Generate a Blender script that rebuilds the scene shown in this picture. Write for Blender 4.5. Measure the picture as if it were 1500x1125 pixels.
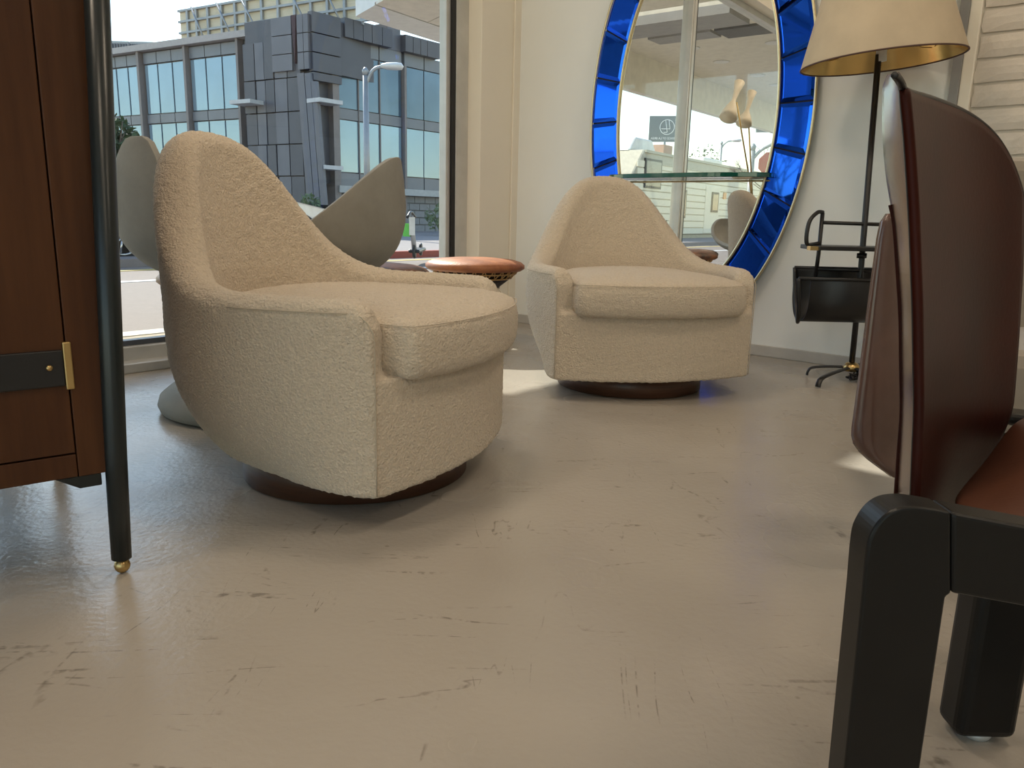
import bpy, bmesh, math, random
from mathutils import Vector as V, Matrix, noise
R = math.radians
for o in list(bpy.data.objects): bpy.data.objects.remove(o)
scn = bpy.context.scene
col = scn.collection
random.seed(7)

# ------------------------------------------------------------------ camera
FPX, PITCH, ROLL, EYE = 1127.0, R(12.3), R(1.36), 0.6
O = V((0, 0, EYE))
FW = V((0, math.cos(PITCH), -math.sin(PITCH)))
_u = V((0, math.sin(PITCH), math.cos(PITCH))); _r = V((1, 0, 0))
RT = _r*math.cos(ROLL)+_u*math.sin(ROLL); UP = _u*math.cos(ROLL)-_r*math.sin(ROLL)
cd = bpy.data.cameras.new('camera'); cam = bpy.data.objects.new('camera', cd); col.objects.link(cam)
cd.sensor_width = 36; cd.lens = 36*FPX/1500; cd.clip_start = .02; cd.clip_end = 500
m = Matrix((RT, UP, -FW)).transposed().to_4x4(); m.translation = O
cam.matrix_world = m
scn.camera = cam
def ray(x, y): return FW+RT*((x-750)/FPX)+UP*((562.5-y)/FPX)
def onp(x, y, p0, n):
    d = ray(x, y); return O+d*((p0-O).dot(n)/d.dot(n))
def aty(x, y, Y):
    d = ray(x, y); return O+d*(Y/d.y)
def atz(x, y, z=0):
    d = ray(x, y); return O+d*((z-EYE)/d.z)

# ------------------------------------------------------------------ sky, sun, exposure
SUN_AZ, SUN_EL = R(-31), R(41)
w = bpy.data.worlds.new('sky'); scn.world = w; w.use_nodes = True
nt = w.node_tree; nt.nodes.clear()
sky = nt.nodes.new('ShaderNodeTexSky'); sky.sky_type = 'NISHITA'; sky.sun_disc = False
sky.sun_elevation = SUN_EL; sky.sun_rotation = SUN_AZ; sky.air_density = 1.3; sky.dust_density = .35; sky.ozone_density = 1.0
bg = nt.nodes.new('ShaderNodeBackground'); bg.inputs[1].default_value = .19
wo = nt.nodes.new('ShaderNodeOutputWorld')
nt.links.new(sky.outputs[0], bg.inputs[0]); nt.links.new(bg.outputs[0], wo.inputs[0])
def lamp(name, kind, loc, energy, color=(1, 1, 1), d=None, **k):
    l = bpy.data.lights.new(name, kind); l.energy = energy; l.color = color
    for a, b in k.items(): setattr(l, a, b)
    o = bpy.data.objects.new(name, l); col.objects.link(o); o.location = loc
    if d is not None: o.rotation_euler = V(d).to_track_quat('-Z', 'Y').to_euler()
    return o
sund = V((math.sin(SUN_AZ)*math.cos(SUN_EL), math.cos(SUN_AZ)*math.cos(SUN_EL), math.sin(SUN_EL)))
lamp('sun', 'SUN', (0, 0, 20), 4.4, (1, .93, .82), -sund, angle=R(.6))
vs = scn.view_settings
vs.view_transform = 'Standard'; vs.look = 'None'; vs.gamma = 1; vs.use_curve_mapping = False; vs.exposure = 0.72

# ------------------------------------------------------------------ materials
MAT = {}
def mat(name, c, rough=.6, metal=0, spec=.5, **k):
    if name in MAT: return MAT[name]
    m = bpy.data.materials.new(name); m.use_nodes = True; MAT[name] = m
    n = m.node_tree.nodes; L = m.node_tree.links
    b = n['Principled BSDF']
    b.inputs['Base Color'].default_value = (*c, 1); b.inputs['Roughness'].default_value = rough
    b.inputs['Metallic'].default_value = metal; b.inputs['Specular IOR Level'].default_value = spec
    tc = n.new('ShaderNodeTexCoord')
    src = tc.outputs['Object']
    if 'stretch' in k:
        mp = n.new('ShaderNodeMapping'); mp.inputs['Scale'].default_value = k['stretch']
        L.new(src, mp.inputs[0]); src = mp.outputs[0]
    sc = k.get('scale', 8); c2 = k.get('c2')
    nz = n.new('ShaderNodeTexNoise'); nz.inputs['Scale'].default_value = sc; nz.inputs['Detail'].default_value = k.get('detail', 5)
    nz.inputs['Roughness'].default_value = .6
    L.new(src, nz.inputs[0])
    if c2 is None: c2 = tuple(x*k.get('var', .88) for x in c)
    rp = n.new('ShaderNodeValToRGB'); lo, hi = k.get('ramp', (.35, .65))
    rp.color_ramp.elements[0].position = lo; rp.color_ramp.elements[1].position = hi
    rp.color_ramp.elements[0].color = (*c2, 1); rp.color_ramp.elements[1].color = (*c, 1)
    L.new(nz.outputs[0], rp.inputs[0]); L.new(rp.outputs[0], b.inputs['Base Color'])
    if 'rvar' in k:
        mr = n.new('ShaderNodeMapRange'); mr.inputs[3].default_value = rough-k['rvar']; mr.inputs[4].default_value = rough+k['rvar']
        L.new(nz.outputs[0], mr.inputs[0]); L.new(mr.outputs[0], b.inputs['Roughness'])
    if 'bump' in k:
        bn = n.new('ShaderNodeTexNoise'); bn.inputs['Scale'].default_value = k.get('bscale', 60); bn.inputs['Detail'].default_value = 4
        L.new(src, bn.inputs[0])
        bp = n.new('ShaderNodeBump'); bp.inputs['Strength'].default_value = k['bump']; bp.inputs['Distance'].default_value = k.get('bdist', .003)
        L.new(bn.outputs[0], bp.inputs['Height']); L.new(bp.outputs[0], b.inputs['Normal'])
    if 'sheen' in k: b.inputs['Sheen Weight'].default_value = k['sheen']; b.inputs['Sheen Roughness'].default_value = .5
    if 'coat' in k: b.inputs['Coat Weight'].default_value = k['coat']; b.inputs['Coat Roughness'].default_value = .15
    return m
def glassmat(name, tint, refl=.12):
    m = bpy.data.materials.new(name); m.use_nodes = True
    n = m.node_tree.nodes; L = m.node_tree.links; n.clear()
    t = n.new('ShaderNodeBsdfTransparent'); t.inputs[0].default_value = (*tint, 1)
    g = n.new('ShaderNodeBsdfGlossy'); g.inputs['Roughness'].default_value = .01
    lw = n.new('ShaderNodeLayerWeight'); pw = n.new('ShaderNodeMath'); pw.operation = 'POWER'; pw.inputs[1].default_value = 5
    L.new(lw.outputs['Facing'], pw.inputs[0]); f = n.new('ShaderNodeMath'); f.operation = 'MULTIPLY_ADD'; f.inputs[1].default_value = .45; f.inputs[2].default_value = .02
    L.new(pw.outputs[0], f.inputs[0])
    mx = n.new('ShaderNodeMixShader'); o = n.new('ShaderNodeOutputMaterial')
    L.new(f.outputs[0], mx.inputs[0]); L.new(t.outputs[0], mx.inputs[1]); L.new(g.outputs[0], mx.inputs[2]); L.new(mx.outputs[0], o.inputs[0])
    MAT[name] = m; return m
def emis(name, c, s):
    m = bpy.data.materials.new(name); m.use_nodes = True
    b = m.node_tree.nodes['Principled BSDF']; b.inputs['Emission Color'].default_value = (*c, 1); b.inputs['Emission Strength'].default_value = s
    MAT[name] = m; return m

# painted concrete floor: glossy, scuffed, scratched
def floor_mat():
    m = mat('painted_concrete_floor', (.57, .54, .49), .3)
    n = m.node_tree.nodes; L = m.node_tree.links; b = n['Principled BSDF']; tc = n.new('ShaderNodeTexCoord')
    big = n.new('ShaderNodeTexNoise'); big.inputs['Scale'].default_value = 1.7; big.inputs['Detail'].default_value = 3
    L.new(tc.outputs['Object'], big.inputs[0])
    r1 = n.new('ShaderNodeValToRGB'); r1.color_ramp.elements[0].color = (.37, .335, .29, 1); r1.color_ramp.elements[1].color = (.46, .425, .375, 1)
    r1.color_ramp.elements[0].position = .2; r1.color_ramp.elements[1].position = .8
    L.new(big.outputs[0], r1.inputs[0])
    # scratches: two stretched distorted noises with a thin band threshold, masked by a patchy noise
    last = r1.outputs[0]
    for rot, stx, seed in ((.5, (1.2, 9, 1), 3), (-.9, (9, 1.4, 1), 11), (1.7, (1.0, 7, 1), 23)):
        mp = n.new('ShaderNodeMapping'); mp.inputs['Rotation'].default_value = (0, 0, rot); mp.inputs['Scale'].default_value = stx; mp.inputs['Location'].default_value = (seed, seed*.7, 0)
        L.new(tc.outputs['Object'], mp.inputs[0])
        ns = n.new('ShaderNodeTexNoise'); ns.inputs['Scale'].default_value = .8; ns.inputs['Detail'].default_value = 3; ns.inputs['Distortion'].default_value = .6
        L.new(mp.outputs[0], ns.inputs[0])
        s = n.new('ShaderNodeMath'); s.operation = 'SUBTRACT'; s.inputs[1].default_value = .5; L.new(ns.outputs[0], s.inputs[0])
        a = n.new('ShaderNodeMath'); a.operation = 'ABSOLUTE'; L.new(s.outputs[0], a.inputs[0])
        lt = n.new('ShaderNodeMapRange'); lt.inputs[1].default_value = .0; lt.inputs[2].default_value = .006; lt.inputs[3].default_value = 1; lt.inputs[4].default_value = 0
        L.new(a.outputs[0], lt.inputs[0])
        mk = n.new('ShaderNodeTexNoise'); mk.inputs['Scale'].default_value = 6; mk.inputs['Detail'].default_value = 8
        mp2 = n.new('ShaderNodeMapping'); mp2.inputs['Location'].default_value = (seed*3, 0, 0); L.new(tc.outputs['Object'], mp2.inputs[0]); L.new(mp2.outputs[0], mk.inputs[0])
        mr = n.new('ShaderNodeMapRange'); mr.inputs[1].default_value = .50; mr.inputs[2].default_value = .62; L.new(mk.outputs[0], mr.inputs[0])
        fine = n.new('ShaderNodeTexNoise'); fine.inputs['Scale'].default_value = 60; L.new(tc.outputs['Object'], fine.inputs[0])
        mf = n.new('ShaderNodeMapRange'); mf.inputs[1].default_value = .45; mf.inputs[2].default_value = .6; L.new(fine.outputs[0], mf.inputs[0])
        mu = n.new('ShaderNodeMath'); mu.operation = 'MULTIPLY'; L.new(lt.outputs[0], mu.inputs[0]); L.new(mr.outputs[0], mu.inputs[1])
        mu2 = n.new('ShaderNodeMath'); mu2.operation = 'MULTIPLY'; L.new(mu.outputs[0], mu2.inputs[0]); L.new(mf.outputs[0], mu2.inputs[1])
        mu3 = n.new('ShaderNodeMath'); mu3.operation = 'MULTIPLY'; mu3.inputs[1].default_value = .85; L.new(mu2.outputs[0], mu3.inputs[0])
        mx = n.new('ShaderNodeMixRGB'); mx.inputs[2].default_value = (.15, .13, .11, 1)
        L.new(mu3.outputs[0], mx.inputs[0]); L.new(last, mx.inputs[1]); last = mx.outputs[0]
    # specks
    sp = n.new('ShaderNodeTexVoronoi'); sp.inputs['Scale'].default_value = 7; L.new(tc.outputs['Object'], sp.inputs[0])
    ms = n.new('ShaderNodeMapRange'); ms.inputs[1].default_value = .02; ms.inputs[2].default_value = .035; ms.inputs[3].default_value = .6; ms.inputs[4].default_value = 0
    L.new(sp.outputs['Distance'], ms.inputs[0])
    mx = n.new('ShaderNodeMixRGB'); mx.inputs[2].default_value = (.25, .22, .18, 1); L.new(ms.outputs[0], mx.inputs[0]); L.new(last, mx.inputs[1])
    L.new(mx.outputs[0], b.inputs['Base Color'])
    rr = n.new('ShaderNodeMapRange'); rr.inputs[1].default_value = 0; rr.inputs[2].default_value = 1; rr.inputs[3].default_value = .06; rr.inputs[4].default_value = .42
    rn_ = n.new('ShaderNodeTexNoise'); rn_.inputs['Scale'].default_value = 2.3; rn_.inputs['Detail'].default_value = 2; L.new(tc.outputs['Object'], rn_.inputs[0]); L.new(rn_.outputs[0], rr.inputs[0]); L.new(rr.outputs[0], b.inputs['Roughness'])
    b1 = n.new('ShaderNodeTexNoise'); b1.inputs['Scale'].default_value = 80; b1.inputs['Detail'].default_value = 6; L.new(tc.outputs['Object'], b1.inputs[0])
    bp = n.new('ShaderNodeBump'); bp.inputs['Strength'].default_value = .32; bp.inputs['Distance'].default_value = .003
    L.new(b1.outputs[0], bp.inputs['Height'])
    b2 = n.new('ShaderNodeTexNoise'); b2.inputs['Scale'].default_value = 5; L.new(tc.outputs['Object'], b2.inputs[0])
    bp2 = n.new('ShaderNodeBump'); bp2.inputs['Strength'].default_value = .15; bp2.inputs['Distance'].default_value = .02
    L.new(b2.outputs[0], bp2.inputs['Height']); L.new(bp.outputs[0], bp2.inputs['Normal']); L.new(bp2.outputs[0], b.inputs['Normal'])
    return m
FLOOR = floor_mat()
WALL = mat('white_wall_paint', (.88, .90, .89), .38, scale=1.5, var=.96, bump=.08, bscale=9, bdist=.01)
CEIL = mat('white_ceiling_paint', (.86, .84, .80), .7)
CREAM = mat('cream_column_paint', (.88, .82, .71), .45, scale=3, var=.97)
ALU = mat('pale_aluminium_frame', (.62, .62, .60), .35, .3)
GASK = mat('black_gasket', (.012, .012, .014), .4)
BRICKM = mat('white_painted_brick', (.66, .60, .53), .6, bump=.5, bscale=40, bdist=.006, scale=12, var=.93)
MORTAR = mat('painted_mortar', (.58, .53, .46), .8, bump=.4, bscale=70)
BOUCLE = mat('cream_boucle', (.74, .635, .50), .95, spec=.1, scale=160, var=.86, bump=1.0, bscale=210, bdist=.006, sheen=.35)
SEAM = mat('boucle_seam_thread', (.55, .47, .36), .9)
WALNUT = mat('walnut_plinth', (.10, .042, .022), .4, stretch=(3, 3, 40), scale=3, var=.6)
CONC = mat('grey_concrete', (.33, .325, .295), .8, scale=5, var=.78, bump=.5, bscale=55, bdist=.002, detail=10)
BRASS = mat('brass', (.60, .43, .19), .3, 1)
GOLDTRIM = mat('pale_brass_trim', (.72, .6, .38), .3, 1)
BLACKM = mat('black_lacquered_wood', (.006, .006, .006), .38, scale=20, var=.7, spec=.35)
BLACKL = mat('black_leather', (.012, .012, .013), .38, bump=.25, bscale=300, bdist=.001)
GREENBLACK = mat('black_painted_leg', (.012, .018, .02), .3)
TEAK = mat('teak_door', (.085, .032, .011), .42, spec=.3, stretch=(14, 14, .9), scale=3, c2=(.058, .020, .007))
OXB = mat('oxblood_leather', (.045, .008, .004), .36, bump=.2, bscale=160, bdist=.001, scale=6, c2=(.028, .007, .005), spec=.10)
OXB2 = mat('brown_leather_outer', (.13, .07, .055), .24, bump=.2, bscale=120, bdist=.001, coat=.4, scale=5, var=.7)
SEATL = mat('cognac_seat_leather', (.10, .033, .016), .42, bump=.2, bscale=200, bdist=.001)
TAUPE = mat('taupe_suede', (.30, .26, .21), .95, bump=.3, bscale=200, bdist=.001, sheen=.3)
MIRROR = mat('silver_mirror', (.93, .93, .90), .0, 1, scale=.1, var=1)
BLUEM = mat('cobalt_mirror_glass', (.016, .125, 1.0), .03, 1, scale=.6, var=.9)
GEDGE = mat('green_glass_edge', (.01, .10, .075), .05, spec=.8)
GSHELF = glassmat('clear_shelf_glass', (.75, .92, .86))
GLASS = glassmat('window_glass', (.96, .98, .97))
SHADEM = mat('cream_lampshade', (.56, .46, .33), .7, bump=.1, bscale=300, bdist=.0005)
GOLDIN = mat('gold_foil_lining', (.85, .60, .24), .22, 1, scale=2, var=.8)
HIDES = [mat('rust_cowhide', (.50, .19, .07), .5, scale=6, c2=(.22, .07, .03), bump=.5, bscale=150, bdist=.003),
         mat('mottled_dark_cowhide', (.30, .12, .05), .5, scale=9, c2=(.04, .02, .012), bump=.5, bscale=150, bdist=.003),
         mat('pale_cowhide', (.55, .4, .3), .5, scale=6, c2=(.2, .09, .05), bump=.5, bscale=150, bdist=.003)]
RATTAN = mat('tan_rattan', (.55, .33, .13), .5)
DARKRAT = mat('dark_woven_fibre', (.045, .03, .022), .6, bump=.8, bscale=90, bdist=.004)
PALERAT = mat('pale_woven_fibre', (.5, .42, .32), .6)

# ------------------------------------------------------------------ builders
def mk(name, verts, faces, m, parent=None, smooth=False, loc=None):
    me = bpy.data.meshes.new(name); me.from_pydata([tuple(v) for v in verts], [], faces); me.update()
    bm = bmesh.new(); bm.from_mesh(me); bmesh.ops.recalc_face_normals(bm, faces=bm.faces); bm.to_mesh(me); bm.free()
    return link(name, me, m, parent, smooth, loc)
def link(name, me, m, parent=None, smooth=False, loc=None):
    o = bpy.data.objects.new(name, me); col.objects.link(o)
    if m and not me.materials: me.materials.append(m)
    if smooth:
        for p in me.polygons: p.use_smooth = True
    if parent: o.parent = parent
    if loc is not None: o.location = loc
    return o
def tag(o, label, cat, group=None, kind=None):
    if label: o['label'] = label
    if cat: o['category'] = cat
    if group: o['group'] = group
    if kind: o['kind'] = kind
    return o
def thing(name, loc, label, cat, rz=0, group=None):
    o = bpy.data.objects.new(name, None); col.objects.link(o); o.location = loc; o.rotation_euler = (0, 0, rz)
    o.empty_display_size = .1
    return tag(o, label, cat, group)
def wparent(o, root):
    """parent keeping world coordinates of the mesh (mesh was written in world space)"""
    o.parent = root; rt = Matrix.LocRotScale(root.location, root.rotation_euler, None)
    o.data.transform(rt.inverted()); return o
def bev(o, wd, seg=2, ang=40):
    b = o.modifiers.new('bevel', 'BEVEL'); b.width = wd; b.segments = seg; b.limit_method = 'ANGLE'; b.angle_limit = R(ang); b.harden_normals = False
    return o
def boxv(a, b):
    x0, y0, z0 = a; x1, y1, z1 = b
    return ([(x0, y0, z0), (x1, y0, z0), (x1, y1, z0), (x0, y1, z0), (x0, y0, z1), (x1, y0, z1), (x1, y1, z1), (x0, y1, z1)],
            [(0, 3, 2, 1), (4, 5, 6, 7), (0, 1, 5, 4), (1, 2, 6, 5), (2, 3, 7, 6), (3, 0, 4, 7)])
def box(name, a, b, m, parent=None, bw=0):
    v, f = boxv(a, b); o = mk(name, v, f, m, parent)
    if bw: bev(o, bw)
    return o
def fbox(name, F, a, b, m, parent=None, bw=0):
    """box in a frame F=(origin, ax, ay) (z up), coordinates in that frame, mesh in world space"""
    v, f = boxv(a, b); og, ax, ay = F
    o = mk(name, [og+ax*p[0]+ay*p[1]+V((0, 0, p[2])) for p in v], f, m)
    if parent: wparent(o, parent)
    if bw: bev(o, bw)
    return o
def prism(name, poly, ext, m, parent=None, bw=0, world=True, smooth=False):
    """polygon (3D points) extruded by vector ext"""
    n = len(poly); vs_ = [V(p) for p in poly]+[V(p)+ext for p in poly]
    f = [tuple(range(n)), tuple(range(2*n-1, n-1, -1))]+[(i, (i+1) % n, n+(i+1) % n, n+i) for i in range(n)]
    o = mk(name, vs_, f, m, None, smooth)
    if parent: (wparent(o, parent) if world else setattr(o, 'parent', parent))
    if bw: bev(o, bw)
    return o
def lathe_data(prof, n=48, sx=1, sy=1, z0=0):
    v = []; f = []
    for r, z in prof:
        for i in range(n):
            a = 2*math.pi*i/n; v.append((r*math.cos(a)*sx, r*math.sin(a)*sy, z+z0))
    for j in range(len(prof)-1):
        for i in range(n):
            f.append((j*n+i, j*n+(i+1) % n, (j+1)*n+(i+1) % n, (j+1)*n+i))
    if prof[0][0] > 1e-4: f.append(tuple(range(n-1, -1, -1)))
    if prof[-1][0] > 1e-4: f.append(tuple((len(prof)-1)*n+i for i in range(n)))
    return v, f
def lathe(name, prof, m, parent=None, n=48, sx=1, sy=1, loc=None, smooth=True):
    v, f = lathe_data(prof, n, sx, sy); o = mk(name, v, f, m, parent, smooth, loc)
    return o
def tube_data(pts, r, n=8, closed=False, r2=None):
    pts = [V(p) for p in pts]; N = len(pts); v = []; f = []
    prev = None
    for i, p in enumerate(pts):
        if closed: t = pts[(i+1) % N]-pts[i-1]
        else: t = pts[min(i+1, N-1)]-pts[max(i-1, 0)]
        t.normalize()
        if prev is None:
            a = t.orthogonal().normalized()
            if abs(t.z) < .95: a = t.cross(V((0, 0, 1))).normalized()
        else: a = (prev-t*prev.dot(t)).normalized()
        prev = a; b = t.cross(a)
        rr = r if not isinstance(r, (list, tuple)) else r[i]
        ra, rb = (rr, r2 if r2 else rr)
        for k in range(n):
            q = 2*math.pi*(k+.5)/n; v.append(p+a*math.cos(q)*ra+b*math.sin(q)*rb)
    M = N if closed else N-1
    for i in range(M):
        for k in range(n):
            f.append((i*n+k, i*n+(k+1) % n, ((i+1) % N)*n+(k+1) % n, ((i+1) % N)*n+k))
    if not closed: f += [tuple(range(n-1, -1, -1)), tuple((N-1)*n+k for k in range(n))]
    return v, f
def tube(name, pts, r, m, parent=None, n=8, closed=False, r2=None, world=False, smooth=True):
    v, f = tube_data(pts, r, n, closed, r2); o = mk(name, v, f, m, None, smooth)
    if parent: (wparent(o, parent) if world else setattr(o, 'parent', parent))
    return o
def merge(datas):
    v = []; f = []
    for a, b in datas:
        k = len(v); v += [tuple(p) for p in a]; f += [tuple(i+k for i in q) for q in b]
    return v, f
def spline(pts, n=8, closed=False):
    P = [V(p) for p in pts]; N = len(P); out = []
    for i in range(N if closed else N-1):
        g = lambda j: P[j % N] if closed else P[max(0, min(N-1, j))]
        a, b, c, d = g(i-1), g(i), g(i+1), g(i+2)
        for k in range(n):
            t = k/n; out.append(.5*((2*b)+(c-a)*t+(2*a-5*b+4*c-d)*t*t+(3*b-a-3*c+d)*t**3))
    if not closed: out.append(P[-1])
    return out
def copy_tree(o, parent=None):
    c = o.copy(); col.objects.link(c)
    if parent: c.parent = parent
    for ch in list(o.children): copy_tree(ch, c)
    return c

# ------------------------------------------------------------------ room frame
C = atz(751, 471)                                   # the corner beside the window
uW = (atz(1260, 541)-C).normalized()                # along the mirror wall
nM = V((uW.y, -uW.x, 0)); nM = nM if nM.y < 0 else -nM   # into the room
wW = (atz(180, 549)-C).normalized()                 # along the window wall
nIn = V((wW.y, -wW.x, 0)); nIn = nIn if nIn.x > 0 else -nIn
nOut = -nIn
FWIN = (C.copy(), wW, nOut)                         # frame: x along window wall, y outwards
FMIR = (C.copy(), uW, nM)                           # frame: x along mirror wall, y into the room
CH = 3.1; LW, LM = 8.2, 8.5
def struct(o): o['kind'] = 'structure'; return o
fl = prism('floor', [C+nOut*.02-uW*.3, C+wW*LW, C+wW*LW+uW*LM, C+uW*LM], V((0, 0, -.12)), FLOOR); struct(fl)
ce = prism('ceiling', [C+V((0, 0, CH))-uW*.25, C+wW*LW+V((0, 0, CH))-uW*.25, C+wW*LW+uW*LM+V((0, 0, CH)), C+uW*LM+V((0, 0, CH))], V((0, 0, .2)), CEIL); struct(ce)
wm = fbox('wall_back', FMIR, (-.25, -.25, 0), (2.14, 0, CH), WALL); struct(wm)
FE = (C+wW*LW, uW, -wW)
wb = fbox('wall_left', FE, (-.25, -.2, 2.75), (LM, 0, CH), WALL); struct(wb)  # glazing in this unseen wall is added to let in fill daylight
fbox('low_wall', FE, (-.25, -.2, -.1), (LM, 0, .12), WALL, wb)
for k in range(6): fbox('added_glazing_post', FE, (k*LM/5-.05*(k > 0)-.02, -.16, .12), (k*LM/5+.05, -.02, 2.75), ALU, wb)
for k in range(5): fbox('added_glazing_pane', FE, (k*LM/5+.05, -.10, .12), ((k+1)*LM/5-.05, -.09, 2.75), GLASS, wb)
wf = fbox('wall_front', (C+uW*LM, wW, uW), (0, 0, 0), (LW, .2, CH), WALL); struct(wf)
# skirting along mirror wall
sk = fbox('baseboard_back', FMIR, (.0, 0, 0), (2.14, .012, .05), mat('grey_skirting', (.55, .53, .5), .6), bw=.003); struct(sk)
# brick part of the wall
br = fbox('wall_right', FMIR, (2.16, -.25, 0), (LM, -.010, CH), MORTAR); struct(br)
st = fbox('trim_1', FMIR, (2.14, -.05, 0), (2.17, .03, CH), mat('grey_edge_trim', (.30, .30, .30), .5)); struct(st)
st = fbox('trim_2', FMIR, (2.17, -.03, 0), (2.21, .015, CH), CREAM, bw=.004); struct(st)
bh, bl, jt = .086, .40, .012
brick_me = []
rb = random.Random(3)
for variant in range(6):
    vv, ff = boxv((0, 0, 0), (1, 1, 1)); vv = []
    nx, nz = 5, 3
    for j in range(nz+1):
        for i in range(nx+1):
            e = .0 if (i in (0, nx) or j in (0, nz)) else .004+rb.random()*.003
            vv.append((i*(bl-jt)/nx+(rb.random()-.5)*.012*(i in (0, nx)), e, j*(bh-jt)/nz+(rb.random()-.5)*.003*(j in (0, nz))))
    n1 = len(vv); vv += [(x, -.03, z) for x, y, z in vv]
    ff = [(j*(nx+1)+i, j*(nx+1)+i+1, (j+1)*(nx+1)+i+1, (j+1)*(nx+1)+i) for j in range(nz) for i in range(nx)]
    rim = [i for i in range(nx+1)]+[(j*(nx+1)+nx) for j in range(1, nz+1)]+[nz*(nx+1)+i for i in range(nx-1, -1, -1)]+[j*(nx+1) for j in range(nz-1, 0, -1)]
    ff += [(rim[i], rim[(i+1) % len(rim)], n1+rim[(i+1) % len(rim)], n1+rim[i]) for i in range(len(rim))]
    me = bpy.data.meshes.new('brick'); me.from_pydata(vv, [], ff); me.materials.append(BRICKM); me.update()
    bm = bmesh.new(); bm.from_mesh(me); bmesh.ops.recalc_face_normals(bm, faces=bm.faces); bm.to_mesh(me); bm.free(); brick_me.append(me)
rotM = Matrix((uW, nM, V((0, 0, 1)))).transposed().to_4x4()
nb = 0
for j in range(int(CH/bh)):
    off = 0 if j % 2 else -.2
    for i in range(4):
        x0 = 2.215+off+i*bl
        x1 = x0
        sxs = 1
        if x0 < 2.21: sxs = .5; x1 = 2.215
        o = bpy.data.objects.new('brick', brick_me[rb.randrange(6)]); col.objects.link(o)
        p = C+uW*x1-nM*.004+V((0, 0, .004+j*bh))
        mw = rotM.copy(); mw.translation = p
        o.matrix_basis = mw @ Matrix.Diagonal((sxs, 1, 1, 1)); o.parent = br; nb += 1

# ------------------------------------------------------------------ window wall
wh = fbox('trim_3', FWIN, (-.25, -.02, 2.45), (LW, .2, CH), CREAM); struct(wh)       # lintel
# corner column: px 690..757
t_col = .0
def tloc(p): d = p-C; return d.dot(wW), d.dot(nOut)
tA, _ = tloc(atz(700, 478))
colm = fbox('wall_corner', FWIN, (-.02, -.0, 0), (tA, .25, 2.45), CREAM, bw=.004); struct(colm)
fbx = fbox('trim_4', FWIN, (-.02, -.012, 0), (.05, .0, 2.45), CREAM, bw=.003); struct(fbx)
GO = .13                                               # glass plane, outwards
def window(name, t0, t1, pw=.045):
    root = thing(name, C+wW*t0+nOut*GO, None, None); root['kind'] = 'structure'
    fbox('frame_post', FWIN, (t0, GO-.04, .0), (t0+pw, GO+.05, 2.45), ALU, root, .003)
    fbox('frame_gasket', FWIN, (t0+pw, GO-.035, .0), (t0+pw+.025, GO+.03, 2.45), GASK, root)
    fbox('frame_stile', FWIN, (t0+pw+.025, GO-.02, .0), (t0+pw+.055, GO+.03, 2.45), ALU, root, .002)
    fbox('frame_stile', FWIN, (t1-.025, GO-.035, .0), (t1, GO+.05, 2.45), ALU, root, .002)
    fbox('frame_head', FWIN, (t0+pw+.055, GO-.035, 2.40), (t1-.025, GO+.05, 2.45), ALU, root)
    fbox('window_sill', FWIN, (t0+.0, -.0, .0), (t1, GO-.04, .035), ALU, root, .004)
    fbox('sill_step', FWIN, (t0+pw+.055, GO-.05, .0), (t1-.025, GO+.05, .085), ALU, root, .004)
    fbox('glazing_bead', FWIN, (t0+pw+.055, GO-.02, .085), (t1-.025, GO+.02, .105), mat('dark_bead', (.08, .09, .11), .4), root)
    fbox('pane', FWIN, (t0+.08, GO-.004, .10), (t1-.02, GO+.004, 2.41), GLASS, root)
    return root
T0 = tA+.0
window('window_1', T0, 2.56, .09); window('window_2', 2.56, 5.3); window('window_3', 5.3, LW)

# ------------------------------------------------------------------ unseen downlights added to the ceiling as interior fill light
dl_pts = [(1.2, 2.0), (3.2, 1.6), (1.4, 4.0), (3.4, 4.2), (5.5, 2.2), (5.6, 5.0)]
for i, (a, b) in enumerate(dl_pts):
    p = C+uW*a+wW*b+V((0, 0, CH))
    t = thing('fill_downlight', p, 'round white fill downlight added to the unseen shop ceiling', 'ceiling light', 0, 'added interior fill lamps')
    lathe('housing_ring', [(.075, -.001), (.09, -.001), (.09, -.012), (.075, -.012)], mat('white_metal', (.8, .8, .78), .4), t, 24)
    l = lamp('fill_lamp', 'AREA', (0, 0, -.02), 10, (1, .82, .62), (0, 0, -1), shape='DISK', size=.5); l.parent = t

# ------------------------------------------------------------------ swivel chairs
def lerp(a, b, t): return a+(b-a)*t
def ss(a, b, x): t = max(0, min(1, (x-a)/(b-a))); return t*t*(3-2*t)
ZB = .072
def plan(s):
    """outer plan at full girth, s 0 = centre of the back, 1 = front corner; right side"""
    sg = 1 if s >= 0 else -1; s = abs(s)
    k = .66
    if s < k:
        th = s/k*math.pi/2
        return V((sg*.385*math.sin(th)**.95, .405*math.cos(th)**.93 if th < math.pi/2-1e-6 else 0, 0))
    t = (s-k)/(1-k)
    return V((sg*lerp(.385, .350, t**1.7), -.241*t, 0))
def girth(s, z):
    a = abs(s); tap = .26*(1-ss(.5, 1.0, a)) 
    k = 1-tap*(1-min(1, (z-ZB)/.29))**2.5
    if z > .42: k += .10*(1-ss(0, .5, a))*((z-.42)/.36)**1.3
    return k
def toph(s):
    x = abs(plan(s).x); p = plan(s); th = math.degrees(math.atan2(abs(p.x), p.y))
    h = .447+.331*math.exp(-(th/43.5)**2.6)
    if p.y < -.241+.055: h -= .05-.05*math.sqrt(max(0, 1-((-.241+.055-p.y)/.055)**2))
    return h
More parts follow.
